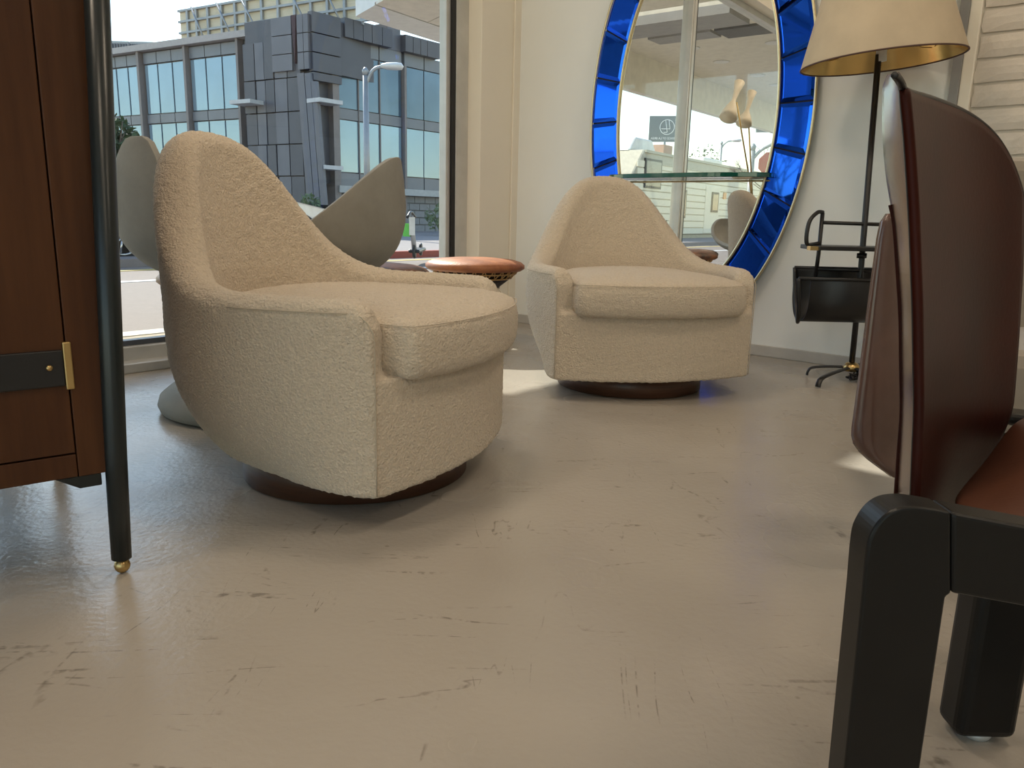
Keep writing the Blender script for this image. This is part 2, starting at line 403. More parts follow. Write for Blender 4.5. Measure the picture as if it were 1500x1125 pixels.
def chair_body_mesh():
    NS = 96; vs_, fs = [], []
    sec = 22
    for i in range(NS+1):
        s = -1+2*i/NS; h = toph(s); p0 = plan(s)
        q0 = plan(min(1, s+.01)); q1 = plan(max(-1, s-.01)); t = (q0-q1).normalized(); nrm = V((-t.y, t.x, 0))
        if nrm.dot(-p0) < 0: nrm = -nrm
        th = lerp(.095, .068, ss(.3, .85, abs(s)))
        r = th/2; ring = []
        for j in range(10):
            z = lerp(ZB, h-r, j/9); ring.append(p0*girth(s, z)+V((0, 0, z)))
        cen = p0*girth(s, h-r)+nrm*r+V((0, 0, h-r))
        for j in range(1, 8):
            a = math.pi*j/8; ring.append(cen-nrm*r*math.cos(a)+V((0, 0, r*math.sin(a))))
        for j in range(5):
            z = lerp(h-r, .22, j/4); lean = .0
            ring.append(p0*girth(s, max(z, .30))+nrm*(th+.02*(1-ss(.3, .7, abs(s)))*(1-(z-.22)/max(.05, h-r-.22)))+V((0, 0, z)))
        vs_ += ring
    n = len(ring)
    for i in range(NS):
        for j in range(n): fs.append((i*n+j, i*n+(j+1) % n, (i+1)*n+(j+1) % n, (i+1)*n+j))
    fs += [tuple(range(n)), tuple(NS*n+j for j in range(n-1, -1, -1))]
    # base block with a bowed front
    k0 = len(vs_); lev = 8; ring = 0
    for L_ in range(lev+1):
        z = lerp(ZB, .30, L_/lev); pts = []
        for i in range(49):
            s = -1+2*i/48; pts.append(plan(s)*girth(s, z)*(.985 if abs(s) < .97 else 1))
        fr = []
        for i in range(1, 16):
            x = lerp(.35, -.35, i/16); fr.append(V((x, -.241-.077*(1-(x/.35)**2), 0)))
        pts += fr; ring = len(pts)
        vs_ += [p+V((0, 0, z)) for p in pts]
    for L_ in range(lev):
        for j in range(ring): fs.append((k0+L_*ring+j, k0+L_*ring+(j+1) % ring, k0+(L_+1)*ring+(j+1) % ring, k0+(L_+1)*ring+j))
    fs += [tuple(k0+j for j in range(ring)), tuple(k0+lev*ring+j for j in range(ring-1, -1, -1))]
    return vs_, fs
def bake(o, name):
    dg = bpy.context.evaluated_depsgraph_get(); dg.update()
    me = bpy.data.meshes.new_from_object(o.evaluated_get(dg)); me.name = name
    mats = list(o.data.materials)
    o.modifiers.clear(); o.data = me
    if not me.materials:
        for mm in mats: me.materials.append(mm)
    for p in me.polygons: p.use_smooth = True
    return o
def nubby(o, amp=.0038, freq=120):
    me = o.data; n = len(me.vertices); co = [0.0]*(3*n); no = [0.0]*(3*n)
    me.vertices.foreach_get('co', co); me.vertices.foreach_get('normal', no)
    for i in range(n):
        c = V(co[3*i:3*i+3]); d = (noise.noise(c*freq)*.6+noise.noise(c*freq*2.1)*.4+.25*noise.noise(c*14))*amp
        for k in range(3): co[3*i+k] += no[3*i+k]*d
    me.vertices.foreach_set('co', co); me.update()
chair = thing('swivel_armchair', (0, 0, 0), 'x', 'armchair', 0, 'cream boucle swivel armchairs')
bv, bf = chair_body_mesh()
body = mk('upholstered_shell', bv, bf, BOUCLE, chair)
rm = body.modifiers.new('r', 'REMESH'); rm.mode = 'VOXEL'; rm.voxel_size = .0062
sm = body.modifiers.new('s', 'SMOOTH'); sm.iterations = 5; sm.factor = .6
bake(body, 'upholstered_shell'); nubby(body)
# cushion
def cushion():
    pts = []
    for i in range(40):
        a = math.pi*i/39
        pts.append(V((.292*math.cos(a), -.02+.32*math.sin(a)**.8, 0)))
    left = [V((-.292, y, 0)) for y in (-.08, -.14, -.20, -.25)]
    left2 = [V((-.297, -.275, 0)), V((-.293, -.292, 0)), V((-.28, -.303, 0))]
    fr = [V((x, -.303-.055*(1-(x/.28)**2), 0)) for x in [lerp(-.25, .25, i/14) for i in range(15)]]
    right2 = [V((-p.x, p.y, 0)) for p in reversed(left2)]; right = [V((-p.x, p.y, 0)) for p in reversed(left)]
    P = pts+left+left2+fr+right2+right
    n = len(P); prof = [(.0, .288), (.5, .288), (.9, .29), (.955, .293), (.985, .302), (1.0, .322), (1.004, .345), (1.0, .372), (.985, .392), (.955, .403), (.9, .411), (.75, .423), (.5, .432), (.25, .436), (0.001, .437)]
    vs_, fs = [], []
    cy = V((0, -.02, 0))
    for k, z in prof: vs_ += [cy+(p-cy)*max(k, .001)+V((0, 0, z-.010*(p.y > .1)*0)) for p in P]
    for j in range(len(prof)-1):
        for i in range(n): fs.append((j*n+i, j*n+(i+1) % n, (j+1)*n+(i+1) % n, (j+1)*n+i))
    fs += [tuple(range(n)), tuple((len(prof)-1)*n+i for i in range(n-1, -1, -1))]
    return vs_, fs, P
cv, cf, CP = cushion()
cu = mk('seat_cushion', cv, cf, BOUCLE, chair)
rm = cu.modifiers.new('r', 'REMESH'); rm.mode = 'VOXEL'; rm.voxel_size = .0062
sm = cu.modifiers.new('s', 'SMOOTH'); sm.iterations = 5; sm.factor = .6
bake(cu, 'seat_cushion'); nubby(cu)
tube('cushion_seam', [V((p.x*.992, p.y*.992, .397)) for p in CP], .0014, BOUCLE, cu, 6, True)
for sg in (-1, 1):
    pts = [V((sg*.350, -.243, z)) for z in (.08, .15, .22, .29, .34, .375)]
    for a in range(1, 7):
        q = R(90*a/6); pts.append(V((sg*.352, -.243+.05*(1-math.cos(q)), .375+.048*math.sin(q))))
    for s in [lerp(.93, .62, i/16) for i in range(17)]:
        p = plan(sg*s)*girth(s, .42); pts.append(V((p.x*1.003, p.y*1.003, .423)))
    tube('seam', pts, .0014, SEAM, body, 6)
lathe('swivel_plinth', [(.245, 0), (.262, .004), (.262, .076), (.2, .078)], WALNUT, chair, 72)
chair['label'] = 'nearer cream boucle swivel armchair facing right, in front of the concrete chair'
chair.location = (-.368, 1.773, 0); chair.rotation_euler = (0, 0, 1.249)
ch2 = copy_tree(chair); ch2['label'] = 'farther cream boucle swivel armchair facing forward below the blue-framed oval mirror'
ch2.location = (.432, 2.808, 0); ch2.scale = (1, 1, .985); ch2.rotation_euler = (0, 0, .205)

# ------------------------------------------------------------------ concrete petal chair
cc = V((-.775, 2.38, 0))
con = thing('concrete_chair', cc, 'grey cast concrete pedestal chair with two raised rounded wings by the window', 'chair', R(-8))
NU, NV = 96, 30
PRF = [(.30, .085), (.335, .10), (.36, .17), (.385, .27), (.42, .385), (.46, .445), (.50, .480), (.56, .503), (.62, .508), (.70, .500), (.80, .485)]
def prf_r(z):
    for (z0, r0), (z1, r1) in zip(PRF, PRF[1:]):
        if z <= z1: return lerp(r0, r1, (z-z0)/(z1-z0))
    return PRF[-1][1]
vs_, fs = [], []
for j in range(NV+1):
    t = j/NV
    for i in range(NU):
        a = 2*math.pi*i/NU; cx, sy_ = math.cos(a), math.sin(a)
        ax_ = abs(cx); rim = .425+.335*ax_**1.45 if cx > 0 else (.425+.365*ss(0, .5, ax_)-.17*ss(.62, 1.0, ax_) if sy_ < 0 else .425+.195*ax_**3)
        z = lerp(.30, rim, t)
        rr = (prf_r(z-.012)+prf_r(z)+prf_r(z+.012))/3
        vs_.append(V((rr*cx*.885, rr*sy_*.56, z)))
for j in range(NV):
    for i in range(NU): fs.append((j*NU+i, j*NU+(i+1) % NU, (j+1)*NU+(i+1) % NU, (j+1)*NU+i))
fs.append(tuple(range(NU)))
sh = mk('shell', vs_, fs, CONC, con, True)
so = sh.modifiers.new('t', 'SOLIDIFY'); so.thickness = .022; so.offset = -1
bv_ = sh.modifiers.new('b', 'BEVEL'); bv_.width = .007; bv_.segments = 3; bv_.limit_method = 'ANGLE'; bv_.angle_limit = R(50)
lathe('pedestal', [(.31, 0), (.328, .008), (.335, .025), (.328, .048), (.30, .07), (.25, .09), (.18, .115), (.12, .16), (.09, .24), (.095, .30), (.12, .34)], CONC, con, 64, .94)

# ------------------------------------------------------------------ hide-topped woven stools
def stool(loc, hide, label):
    t = thing('hide_stool', loc, label, 'stool', random.random()*6, 'hide-topped woven stools by the window')
    leg = lathe('woven_leg', [(.15, 0), (.165, .02), (.155, .05), (.10, .12), (.075, .19), (.08, .23), (.12, .28), (.165, .315)], DARKRAT, t, 40)
    D = []
    for z, r in ((.03, .166), (.055, .152), (.09, .125), (.125, .098), (.24, .088), (.27, .114)):
        D.append(tube_data([V((r*math.cos(2*math.pi*i/40), r*math.sin(2*math.pi*i/40), z)) for i in range(40)], .004, 5, True))
    D2 = []
    for i in range(28):
        a = 2*math.pi*i/28
        for sg in (-1, 1):
            D2.append(tube_data([V((r*math.cos(a+sg*q), r*math.sin(a+sg*q), z)) for r, z, q in ((.168, .318, 0), (.19, .34, .06), (.212, .362, .12))], .0028, 4))
    v, f = merge(D); mk('pale_binding', v, f, PALERAT, t, True)['kind'] = 'stuff'
    for z, r in ((.318, .170), (.34, .192), (.362, .214)):
        D2.append(tube_data([V((r*math.cos(2*math.pi*i/40), r*math.sin(2*math.pi*i/40), z)) for i in range(40)], .004, 5, True))
    v, f = merge(D2); mk('rattan_band', v, f, RATTAN, t, True)['kind'] = 'stuff'
    lathe('band_lining', [(.15, .315), (.205, .36), (.1, .362)], mat('dark_lining', (.03, .02, .015), .8), t, 32)
    top = lathe('hide_cushion', [(.12, .350), (.215, .352), (.231, .363), (.231, .377), (.215, .390), (.18, .400), (.12, .406), (.06, .409), (.001, .410)], hide, t, 56)
    return t
stool(atz(688, 390, .425)*1, HIDES[0], 'rust brown cowhide stool in the window corner between the two armchairs').location.z = 0
s1 = bpy.data.objects['hide_stool']; s1.location = (-.185, 3.62, 0)
stool((-.57, 3.06, 0), HIDES[1], 'mottled dark brown cowhide stool just behind the right wing of the concrete chair')
s3 = stool((-1.075, 2.72, 0), HIDES[2], 'woven stool by the window sill, only its dark foot showing left of the nearer armchair')

s3.scale = (.74, .74, .97)

# ------------------------------------------------------------------ blue-framed oval mirror
MU, MZ = 1.10, 1.08; MO = (.547, .981); MI = (.394, .801)
a2 = R(2); uu = V((uW.x*math.cos(a2)-uW.y*math.sin(a2), uW.x*math.sin(a2)+uW.y*math.cos(a2), 0))
nn = V((uu.y, -uu.x, 0)); nn = nn if nn.y < 0 else -nn
MC = C+uW*MU+nM*.055
mir = thing('wall_mirror', MC+V((0, 0, MZ-MO[1])), 'tall oval mirror framed in cobalt blue glass tiles with brass edging on the white wall', 'mirror')
def mp(x, z, d=0): return MC+uu*x+nn*d+V((0, 0, MZ+z))
def ell(ax, n=96, d=0): return [mp(ax[0]*math.cos(2*math.pi*i/n), ax[1]*math.sin(2*math.pi*i/n), d) for i in range(n)]
prism('backing_board', ell((MO[0]-.004, MO[1]-.004), 96, -.03), nn*.022, mat('dark_backing', (.03, .03, .04), .6), mir)
prism('mirror_glass', ell((MI[0]+.004, MI[1]+.004), 96, -.007), nn*.008, MIRROR, mir)
tube('inner_brass_trim', ell(MI, 120, .006), .0065, GOLDTRIM, mir, 8, True, world=True)
tube('outer_brass_trim', ell(MO, 120, .004), .0065, GOLDTRIM, mir, 8, True, world=True)
# tiles by arc length of the middle ellipse
MM = ((MO[0]+MI[0])/2, (MO[1]+MI[1])/2); NT = 22
sm_ = 2000; arc = [0]
for i in range(sm_):
    a, b = 2*math.pi*i/sm_, 2*math.pi*(i+1)/sm_
    arc.append(arc[-1]+math.hypot(MM[0]*(math.cos(b)-math.cos(a)), MM[1]*(math.sin(b)-math.sin(a))))
def ang_at(s):
    s = (s % 1)*arc[-1]
    import bisect
    return 2*math.pi*bisect.bisect_left(arc, s)/sm_
rt_ = random.Random(5)
for k in range(NT):
    a0, a1 = ang_at((k+.08)/NT), ang_at((k+1.08)/NT)
    if a1 < a0: a1 += 2*math.pi
    a0 += .0035/MM[0]*0+.004; a1 -= .004
    q = 6; tilt = [rt_.uniform(-.0012, .0012) for _ in range(3)]
    def ringp(ins, d):
        out = []
        A0, A1 = a0+ins/.6, a1-ins/.6
        for i in range(q+1):
            a = lerp(A0, A1, i/q); out.append((MO[0]-.007-ins, MO[1]-.007-ins, a))
        for i in range(q, -1, -1):
            a = lerp(A0, A1, i/q); out.append((MI[0]+.008+ins, MI[1]+.008+ins, a))
        res = []
        for ex, ez, a in out:
            x, z = ex*math.cos(a), ez*math.sin(a)
            am = (a0+a1)/2
            dd = d+(tilt[0]+tilt[1]*(a-am)*4+tilt[2]*(1 if ex > MM[0] else -1)) if d > 0 else d
            res.append(mp(x, z, dd))
        return res
    r0, r1, r2 = ringp(0, -.008), ringp(0, .001), ringp(.012, .006)
    n = len(r0); vv = r0+r1+r2
    ff = [tuple(range(n))]+[(j*n+i, j*n+(i+1) % n, (j+1)*n+(i+1) % n, (j+1)*n+i) for j in range(2) for i in range(n)]
    ff += [(2*n+i, 2*n+i+1, 2*n+n-2-i, 2*n+n-1-i) for i in range(q)]
    wparent(mk('blue_tile', vv, ff, BLUEM), mir)
# glass shelf
zs = onp(1010, 262, MC, nn).z-MZ
pL = (onp(914, 258, MC, nn)-MC).dot(uu); 
hw = .405
shp = [mp(hw*math.cos(a), zs, .008+.13*math.sin(a)**.6) for a in [math.pi*i/40 for i in range(41)]]
shf = prism('glass_shelf', shp, V((0, 0, .020)), GEDGE, mir); shf['label'] = 'green-edged glass shelf'
bev(shf, .002)
tube('shelf_rail', [mp(-.39, zs-.012, .008), mp(.39, zs-.012, .008)], .004, GOLDTRIM, mir, 8, world=True)

# ------------------------------------------------------------------ floor lamp with magazine rack
lb = atz(1245, 556, 0); lb = V((lb.x, lb.y, 0))
lt = thing('floor_lamp', lb, 'black leather-clad floor lamp with cream shade and magazine rack before the white wall', 'floor lamp')
zz = lambda y: aty(1250, y, lb.y).z
def lp(x, y, dy=0): return aty(x, y, lb.y+dy)-lb
T1 = lp(1287, 80)
tube('pole', [V((0, 0, .045)), lp(1259, 420), T1], .011, BLACKL, lt, 12)
v, f = tube_data([lp(1262, 378), lp(1262.6, 371)], .018, 14)
mk('collar', v, f, BLACKL, lt, True)
# shade
zb_, rb_ = lp(1291, 88).z, .288
ccx = lp(1291, 90); SH = .42
shade = lathe('lamp_shade', [(.276, 0), (.150, SH), (.148, SH), (.274, 0.0)], SHADEM, lt, 80, loc=(ccx.x, ccx.y, ccx.z)); shade.rotation_euler = (R(0), R(-5.5), 0)
inn = lathe('gold_lining', [(.2725, .002), (.1475, SH)], GOLDIN, shade, 80)
inn.data.polygons[-1].use_smooth = False
for me_ in (shade.data, inn.data):
    bm = bmesh.new(); bm.from_mesh(me_); bmesh.ops.delete(bm, geom=[f for f in bm.faces if len(f.verts) > 10], context='FACES'); bm.to_mesh(me_); bm.free()
tube('rim_binding', [V((.275*math.cos(2*math.pi*i/80), .275*math.sin(2*math.pi*i/80), 0)) for i in range(80)], .003, mat('brown_binding', (.10, .05, .04), .6), shade, 6, True)
v, f = merge([tube_data([V((0, 0, .10)), V((.2*math.cos(a), .2*math.sin(a), .05)), V((.250*math.cos(a), .250*math.sin(a), .05))], .0018, 5) for a in (.4, 2.0, 3.6, 5.2)])
mk('shade_spider', v, f, BRASS, shade, True)
lathe('bulb_socket', [(.018, 0), (.018, .05), (.026, .06), (.03, .10), (.02, .13), (.001, .14)], mat('frosted_bulb', (.7, .7, .66), .3), shade, 20)
# feet
for (x, y), (mx_, my_) in (((1182, 549), (1190, 541)), ((1198, 567), (1207, 556)), ((1308, 574), (1300, 562))):
    e = atz(x, y, .006)-lb; mid = V((e.x*.88, e.y*.88, .038))
    tube('foot', spline([V((0, 0, .05)), V((e.x*.45, e.y*.45, .047)), mid, V((e.x*.98, e.y*.98, .022)), V((e.x, e.y, .006))], 5), .011, BLACKL, lt, 8, r2=.005)
e = V((.10, .14, .006)); tube('foot', spline([V((0, 0, .05)), e*.45+V((0, 0, .044)), e*.88+V((0, 0, .034)), e], 5), .011, BLACKL, lt, 8, r2=.005)
lathe('brass_hub', [(.001, .03), (.03, .036), (.034, .052), (.022, .066), (.014, .07)], BRASS, lt, 24)
# rack: two end frames, shelf, bars, leather sling
def flat(name, pts, par=lt, r=.008, r2=.0075): return tube(name, pts, r, BLACKL, par, 8, r2=r2)
XR = 1325
for dy in (0,):
    flat('side_upright', [lp(1205, 312), lp(1199, 372), lp(1194, 410)])
    flat('side_upright', [lp(XR, 316), lp(XR-6, 376), lp(XR-11, 416)])
flat('side_loop', spline([lp(1205, 311, 0), lp(1198, 311, -.02), lp(1187, 322, -.04), lp(1182, 340, -.05), lp(1182, 357, -.05), lp(1190, 358, -.02), lp(1201, 356, 0)], 5))
flat('side_loop', spline([lp(XR, 316, 0), lp(XR+8, 316, -.02), lp(XR+17, 327, -.04), lp(XR+21, 345, -.05), lp(XR+20, 361, -.05), lp(XR+10, 362, -.02), lp(XR, 360, 0)], 5))
flat('top_bar', [lp(1205, 326), lp(XR, 330)], r=.009)
flat('middle_bar', [lp(1197, 394), lp(XR-8, 398)], r=.009)
sp0, sp1 = lp(1186, 362), lp(XR+10, 366)
shl = mk('shelf', *boxv((sp0.x, -.10, sp0.z-.008), (sp1.x, .10, sp0.z+.008)), BLACKL, lt); bev(shl, .003)
mk('brass_tip', *boxv((sp0.x-.03, -.09, sp0.z-.009), (sp0.x, -.055, sp0.z+.006)), BRASS, shl)
# sling
a_, b_ = lp(1169, 408, -.09), lp(XR+2, 412, -.09)
prof = [(-.09, a_.z), (-.095, a_.z-.05), (-.09, a_.z-.11), (-.06, a_.z-.155), (-.0, a_.z-.17), (.05, a_.z-.15), (.08, a_.z-.10), (.09, a_.z-.04), (.09, a_.z+.03)]
prof = [(p.x, p.y) for p in spline([V((y, z, 0)) for y, z in prof], 4)]
x0, x1 = lp(1188, 408, -.09).x, b_.x
vv = [V((x, y, z)) for y, z in prof for x in (x0, x1)]
sl = mk('magazine_sling', vv, [(2*i, 2*i+1, 2*i+3, 2*i+2) for i in range(len(prof)-1)], BLACKL, lt, True)
q = sl.modifiers.new('t', 'SOLIDIFY'); q.thickness = .004
flat('sling_hoop', spline([V((x0-.045, -.09, a_.z)), V((x0-.04, -.09, a_.z-.06)), V((x0-.03, -.08, a_.z-.12)), V((x0-.018, -.05, a_.z-.165)), V((x0-.003, -.0, a_.z-.160)), V((x0+.002, .06, a_.z-.08)), V((x0, .09, a_.z+.03))], 4))
flat('sling_rail', [V((x0-.045, -.09, a_.z)), V((x1+.01, -.09, a_.z))], r=.006)
flat('sling_rail', [V((x0, .09, a_.z+.03)), V((x1, .09, a_.z+.03))], r=.006)
# tangled cord
rc = random.Random(4); pts = [V((0, 0, .03))]
for i in range(26): pts.append(V((rc.uniform(-.035, .035), rc.uniform(-.05, .02), rc.uniform(.008, .045))))
cbl = tube('power_cord', spline(pts, 5), .003, GASK, None, 6); cbl.location = lb+V((0, -.03, 0))
tag(cbl, 'tangled black power cord lying under the floor lamp hub', 'cord')

# ------------------------------------------------------------------ teak cabinet, left foreground
cf_ = atz(180, 838, 0); FX = V((.78, .626, 0)).normalized(); FY = V((-FX.y, FX.x, 0))   # FX along the front (to the right), FY to the back
FC = (V((cf_.x, cf_.y, 0)), FX, FY)
cab = thing('cabinet', cf_.copy(), 'dark teak cabinet on slim black legs filling the left edge', 'cabinet')
def cz(x, y): return onp(x, y, cf_, FY)
def cs(x, y): p = cz(x, y)-cf_; return p.dot(FX), p.z
zbot = cs(157, 690)[1]
lean = .05
# post
def leg(x, y, nm='leg', ln=0, lx=0):
    tpt = cf_+FX*x+FY*y
    tube(nm, [tpt+V((0, 0, .026)), tpt+V((ln*.1, 0, .2)), tpt+V((ln, 0, 1.25))], [.0158, .017, .0175], GREENBLACK, cab, 20, world=True)
    v, f = lathe_data([(.001, 0), (.005, .001), (.009, .0038), (.0118, .008), (.0128, .0128), (.0118, .0175), (.009, .0218), (.006, .025), (.006, .029)], 24)
    o = mk('ball_foot', [V(p)+tpt for p in v], f, BRASS, None, True); wparent(o, cab)
leg(0, 0, ln=.055); leg(-.95, 0); leg(-.95, .62); leg(0, .62)
W0 = -.90
xd, _ = cs(100, 560)         # seam between door and stile
xs_l = xd
fbox('body', FC, (W0, .012, zbot), (.0, .62, 1.25), TEAK, cab, .003)
fbox('side_stile', FC, (xd+.001, -.006, zbot), (.018, .012, 1.25), TEAK, cab, .0015)
zr = cs(60, 671)[1]
fbox('bottom_rail', FC, (W0, -.004, zbot), (xd, .012, zr-.001), TEAK, cab, .0015)
dr = fbox('door', FC, (W0+.44, -.006, zr+.002), (xd-.001, .012, 1.2), TEAK, cab, .0015)
dr2 = fbox('door', FC, (W0, -.006, zr+.002), (W0+.438, .012, 1.2), TEAK, cab, .0015)
zs0, zs1 = cs(50, 568)[1], cs(50, 514)[1]
def sub(o, par):            # world-space mesh under a part whose matrix is the cabinet's translation
    o.parent = par; o.data.transform(Matrix.Translation(-cab.location)); return o
o = fbox('leather_strap', FC, (W0+.3, -.012, zs0), (xd-.005, -.005, zs1), BLACKL, None, .002); sub(o, dr)
o = fbox('hinge', FC, (xd-.005, -.013, zs0-.006), (xd+.007, -.004, zs1+.012), BRASS, None, .002); sub(o, dr)
ps = cz(70, 537)+FY*-.014
v, f = lathe_data([(.001, .004), (.004, .003), (.005, 0)], 16)
o = mk('stud', [ps+FX*p[0]+V((0, 0, p[1]))-FY*p[2] for p in v], f, BRASS, None, True); sub(o, dr)
prism('corner_bracket', [cf_+FX*-.018+FY*.0+V((0, 0, zbot)), cf_+FX*-.018+V((0, 0, zbot-.022)), cf_+FX*-.05+V((0, 0, zbot-.022)), cf_+FX*-.085+V((0, 0, zbot))], FY*.02, GREENBLACK, cab, .002)

# ------------------------------------------------------------------ oxblood leather chair, right foreground
YF = .56
lc = thing('leather_chair', V((.36, .6, 0)), 'oxblood leather chair with thick black rounded wooden frame, right foreground', 'chair')
# near side frame, outline in its own vertical plane
outl = [(1264, 870), (1270, 806), (1278, 780), (1294, 758), (1314, 746), (1340, 743), (1368, 746), (1394, 751)]
p3 = spline([aty(x, y, YF) for x, y in outl], 4)
xl = p3[0].x
legL = [V((aty(1240, 940, YF).x-.0, YF, .0))]
top_ = p3
xin = aty(1386, 875, YF)
leg_poly = [V((xl+.008, YF, 0)), V((xl, YF, p3[0].z))]+p3[1:]+[aty(1394, 870, YF), xin, V((xin.x+.002, YF, 0))]
legn = prism('leg', leg_poly, V((0, .032, 0)), BLACKM, lc); bev(legn, .010, 3, 30)
ra, rb2, rc_, rd = aty(1394.5, 751, YF), aty(1394.5, 870, YF), None, None
sl_ = (aty(1500, 757, YF)-aty(1394, 737, YF)); sl_.normalize()
rail = prism('side_rail', [ra, ra+sl_*.34, rb2+sl_*.34, rb2], V((0, .032, 0)), BLACKM, lc); bev(rail, .0035, 3, 30)
fl_ = ra+sl_*.34
lf2 = prism('leg', [V((fl_.x-.03, YF, 0)), V((fl_.x-.03, YF, fl_.z)), V((fl_.x+.05, YF, fl_.z-.02)), V((fl_.x+.05, YF, 0))], V((0, .05, 0)), BLACKM, lc); bev(lf2, .012, 4, 30)
# far leg
pb = atz(1446, 1088, .006)
wleg = .036
fl2 = prism('leg', [V((pb.x-wleg, pb.y, .008)), V((pb.x-wleg, pb.y, .33)), V((pb.x+wleg, pb.y, .33)), V((pb.x+wleg, pb.y, .008))], V((0, .05, 0)), BLACKM, lc); bev(fl2, .012, 4, 30)
v, f = lathe_data([(.016, 0), (.018, .004), (.018, .009)], 20); o = mk('glide', [V(p)+V((pb.x, pb.y+.025, 0)) for p in v], f, ALU, None, True); wparent(o, lc)
pr = aty(1476, 606, .98); pr2 = aty(1476, 624, .98)
frl = prism('far_rail', [pr, pr+V((.4, 0, -.03)), pr2+V((.4, 0, -.05)), pr2], V((0, .05, 0)), BLACKM, lc); bev(frl, .008, 3, 30)
for lx_ in (.0, .34):
    q0 = pr+V((lx_, 0, -.03*lx_/.4))
    o = prism('leg', [V((q0.x, q0.y+.004, 0)), V((q0.x, q0.y+.004, q0.z-.004)), V((q0.x+.055, q0.y+.004, q0.z-.008)), V((q0.x+.055, q0.y+.004, 0))], V((0, .042, 0)), BLACKM, lc) if lx_ else prism('rail_bracket', [V((pb.x+wleg-.03, pb.y+.0, .28)), V((pb.x+wleg-.03, pb.y, .33)), V((q0.x+.02, q0.y, q0.z-.004)), V((q0.x+.02, q0.y, q0.z-.02))], V((.03, .0, 0)), BLACKM, lc); bev(o, .004)
# connect far leg to near frame
cr = prism('cross_rail', [V((pb.x-.03, YF+.05, .30)), V((pb.x-.03, YF+.05, .24)), V((pb.x+.02, YF+.05, .24)), V((pb.x+.02, YF+.05, .30))], V((0, pb.y-YF-.04, 0)), BLACKM, lc); bev(cr, .006)
# back: curved tongue of leather
def curve1(tab, y):
    for (y0, x0), (y1, x1) in zip(tab, tab[1:]):
        if y <= y1: t = (y-y0)/(y1-y0); return x0+(x1-x0)*t
    return tab[-1][1]
edge_near = [(112, 1316), (130, 1322), (200, 1329), (300, 1336), (450, 1342), (600, 1344), (760, 1338)]
edge_far = [(112, 1497), (300, 1498), (400, 1496), (500, 1490), (600, 1482), (700, 1440), (760, 1400)]
topc = [(1316, 112), (1326, 132), (1360, 143), (1400, 158), (1432, 176), (1458, 200), (1478, 232), (1492, 268), (1498, 300)]
def topy(x):
    for (x0, y0), (x1, y1) in zip(topc, topc[1:]):
        if x <= x1: t = (x-x0)/(x1-x0); return y0+(y1-y0)*max(0, t)
    return 300
NS_, NV_ = 30, 40
vs_ = []; fs = []
for j in range(NV_+1):
    v_ = j/NV_
    for i in range(NS_+1):
        s = i/NS_
        xn, xf = 1320, 1498
        x = lerp(xn, xf, s); yt = topy(x); yb = 770
        y = lerp(yb, yt, v_)
        xa, xb = curve1(edge_near, y), curve1(edge_far, y)
        x = lerp(xa, xb, s) if y > 135 else lerp(xa, xf, s)
        Y = .66+.27*s+.05*math.sin(math.pi*s)-.06*(1-v_)*0+.05*v_
        vs_.append(aty(x, y, Y))
for j in range(NV_):
    for i in range(NS_): k = j*(NS_+1)+i; fs.append((k, k+1, k+NS_+2, k+NS_+1))
bk = mk('backrest', vs_, fs, OXB, None, True); wparent(bk, lc)
q = bk.modifiers.new('s', 'SMOOTH'); q.iterations = 4
q = bk.modifiers.new('t', 'SOLIDIFY'); q.thickness = .007; q.offset = 0
# wrapped outer leather along the near edge
vs_ = []; fs = []
eo = [(108, 1300), (125, 1291), (200, 1291), (260, 1296), (330, 1309), (450, 1318), (600, 1320), (730, 1311)]
ei = [(108, 1310), (125, 1321), (200, 1328), (300, 1335), (450, 1341), (600, 1343), (730, 1338)]
for j in range(31):
    y = lerp(108, 735, (j/30)**1.5); xa, xb = curve1(eo, y), curve1(ei, y)
    for i in range(9):
        s = i/8; vs_.append(aty(lerp(xa, xb, s), y+3*(1-s)*0, .715+.05*(1-s)-.012*math.sin(math.pi*s)+.05*(1-(y-108)/627)-.045*s))
for j in range(30):
    for i in range(8): k = j*9+i; fs.append((k, k+1, k+10, k+9))
ow = mk('outer_leather', vs_, fs, OXB2, None, True); wparent(ow, lc); ow['label'] = 'glossy grey-brown outer leather'
q = ow.modifiers.new('s', 'SMOOTH'); q.iterations = 3
q = ow.modifiers.new('t', 'SOLIDIFY'); q.thickness = .004
tube('edge_piping', spline([aty(curve1(ei, y), y, .672+.05*(1-(y-108)/627)) for y in (110, 125, 150, 200, 260, 330, 400, 470, 540, 600, 660, 730)], 4), .0035, BLACKL, lc, 8, world=True)
tube('edge_piping', spline([aty(curve1(eo, y)+1, y, .755+.05*(1-(y-108)/627)) for y in (300, 330, 400, 470, 540, 600, 660, 725)], 4), .0022, OXB, lc, 8, world=True)
tpp = [(1310, 110), (1318, 117), (1327, 133)]+topc[2:]+[(1497, 350)]
tube('edge_piping', spline([aty(x, y, .66+.05+.27*((x-1320)/178)+.05*math.sin(math.pi*max(0, min(1, (x-1320)/178)))) for x, y in tpp], 4), .003, BLACKL, lc, 8, world=True)
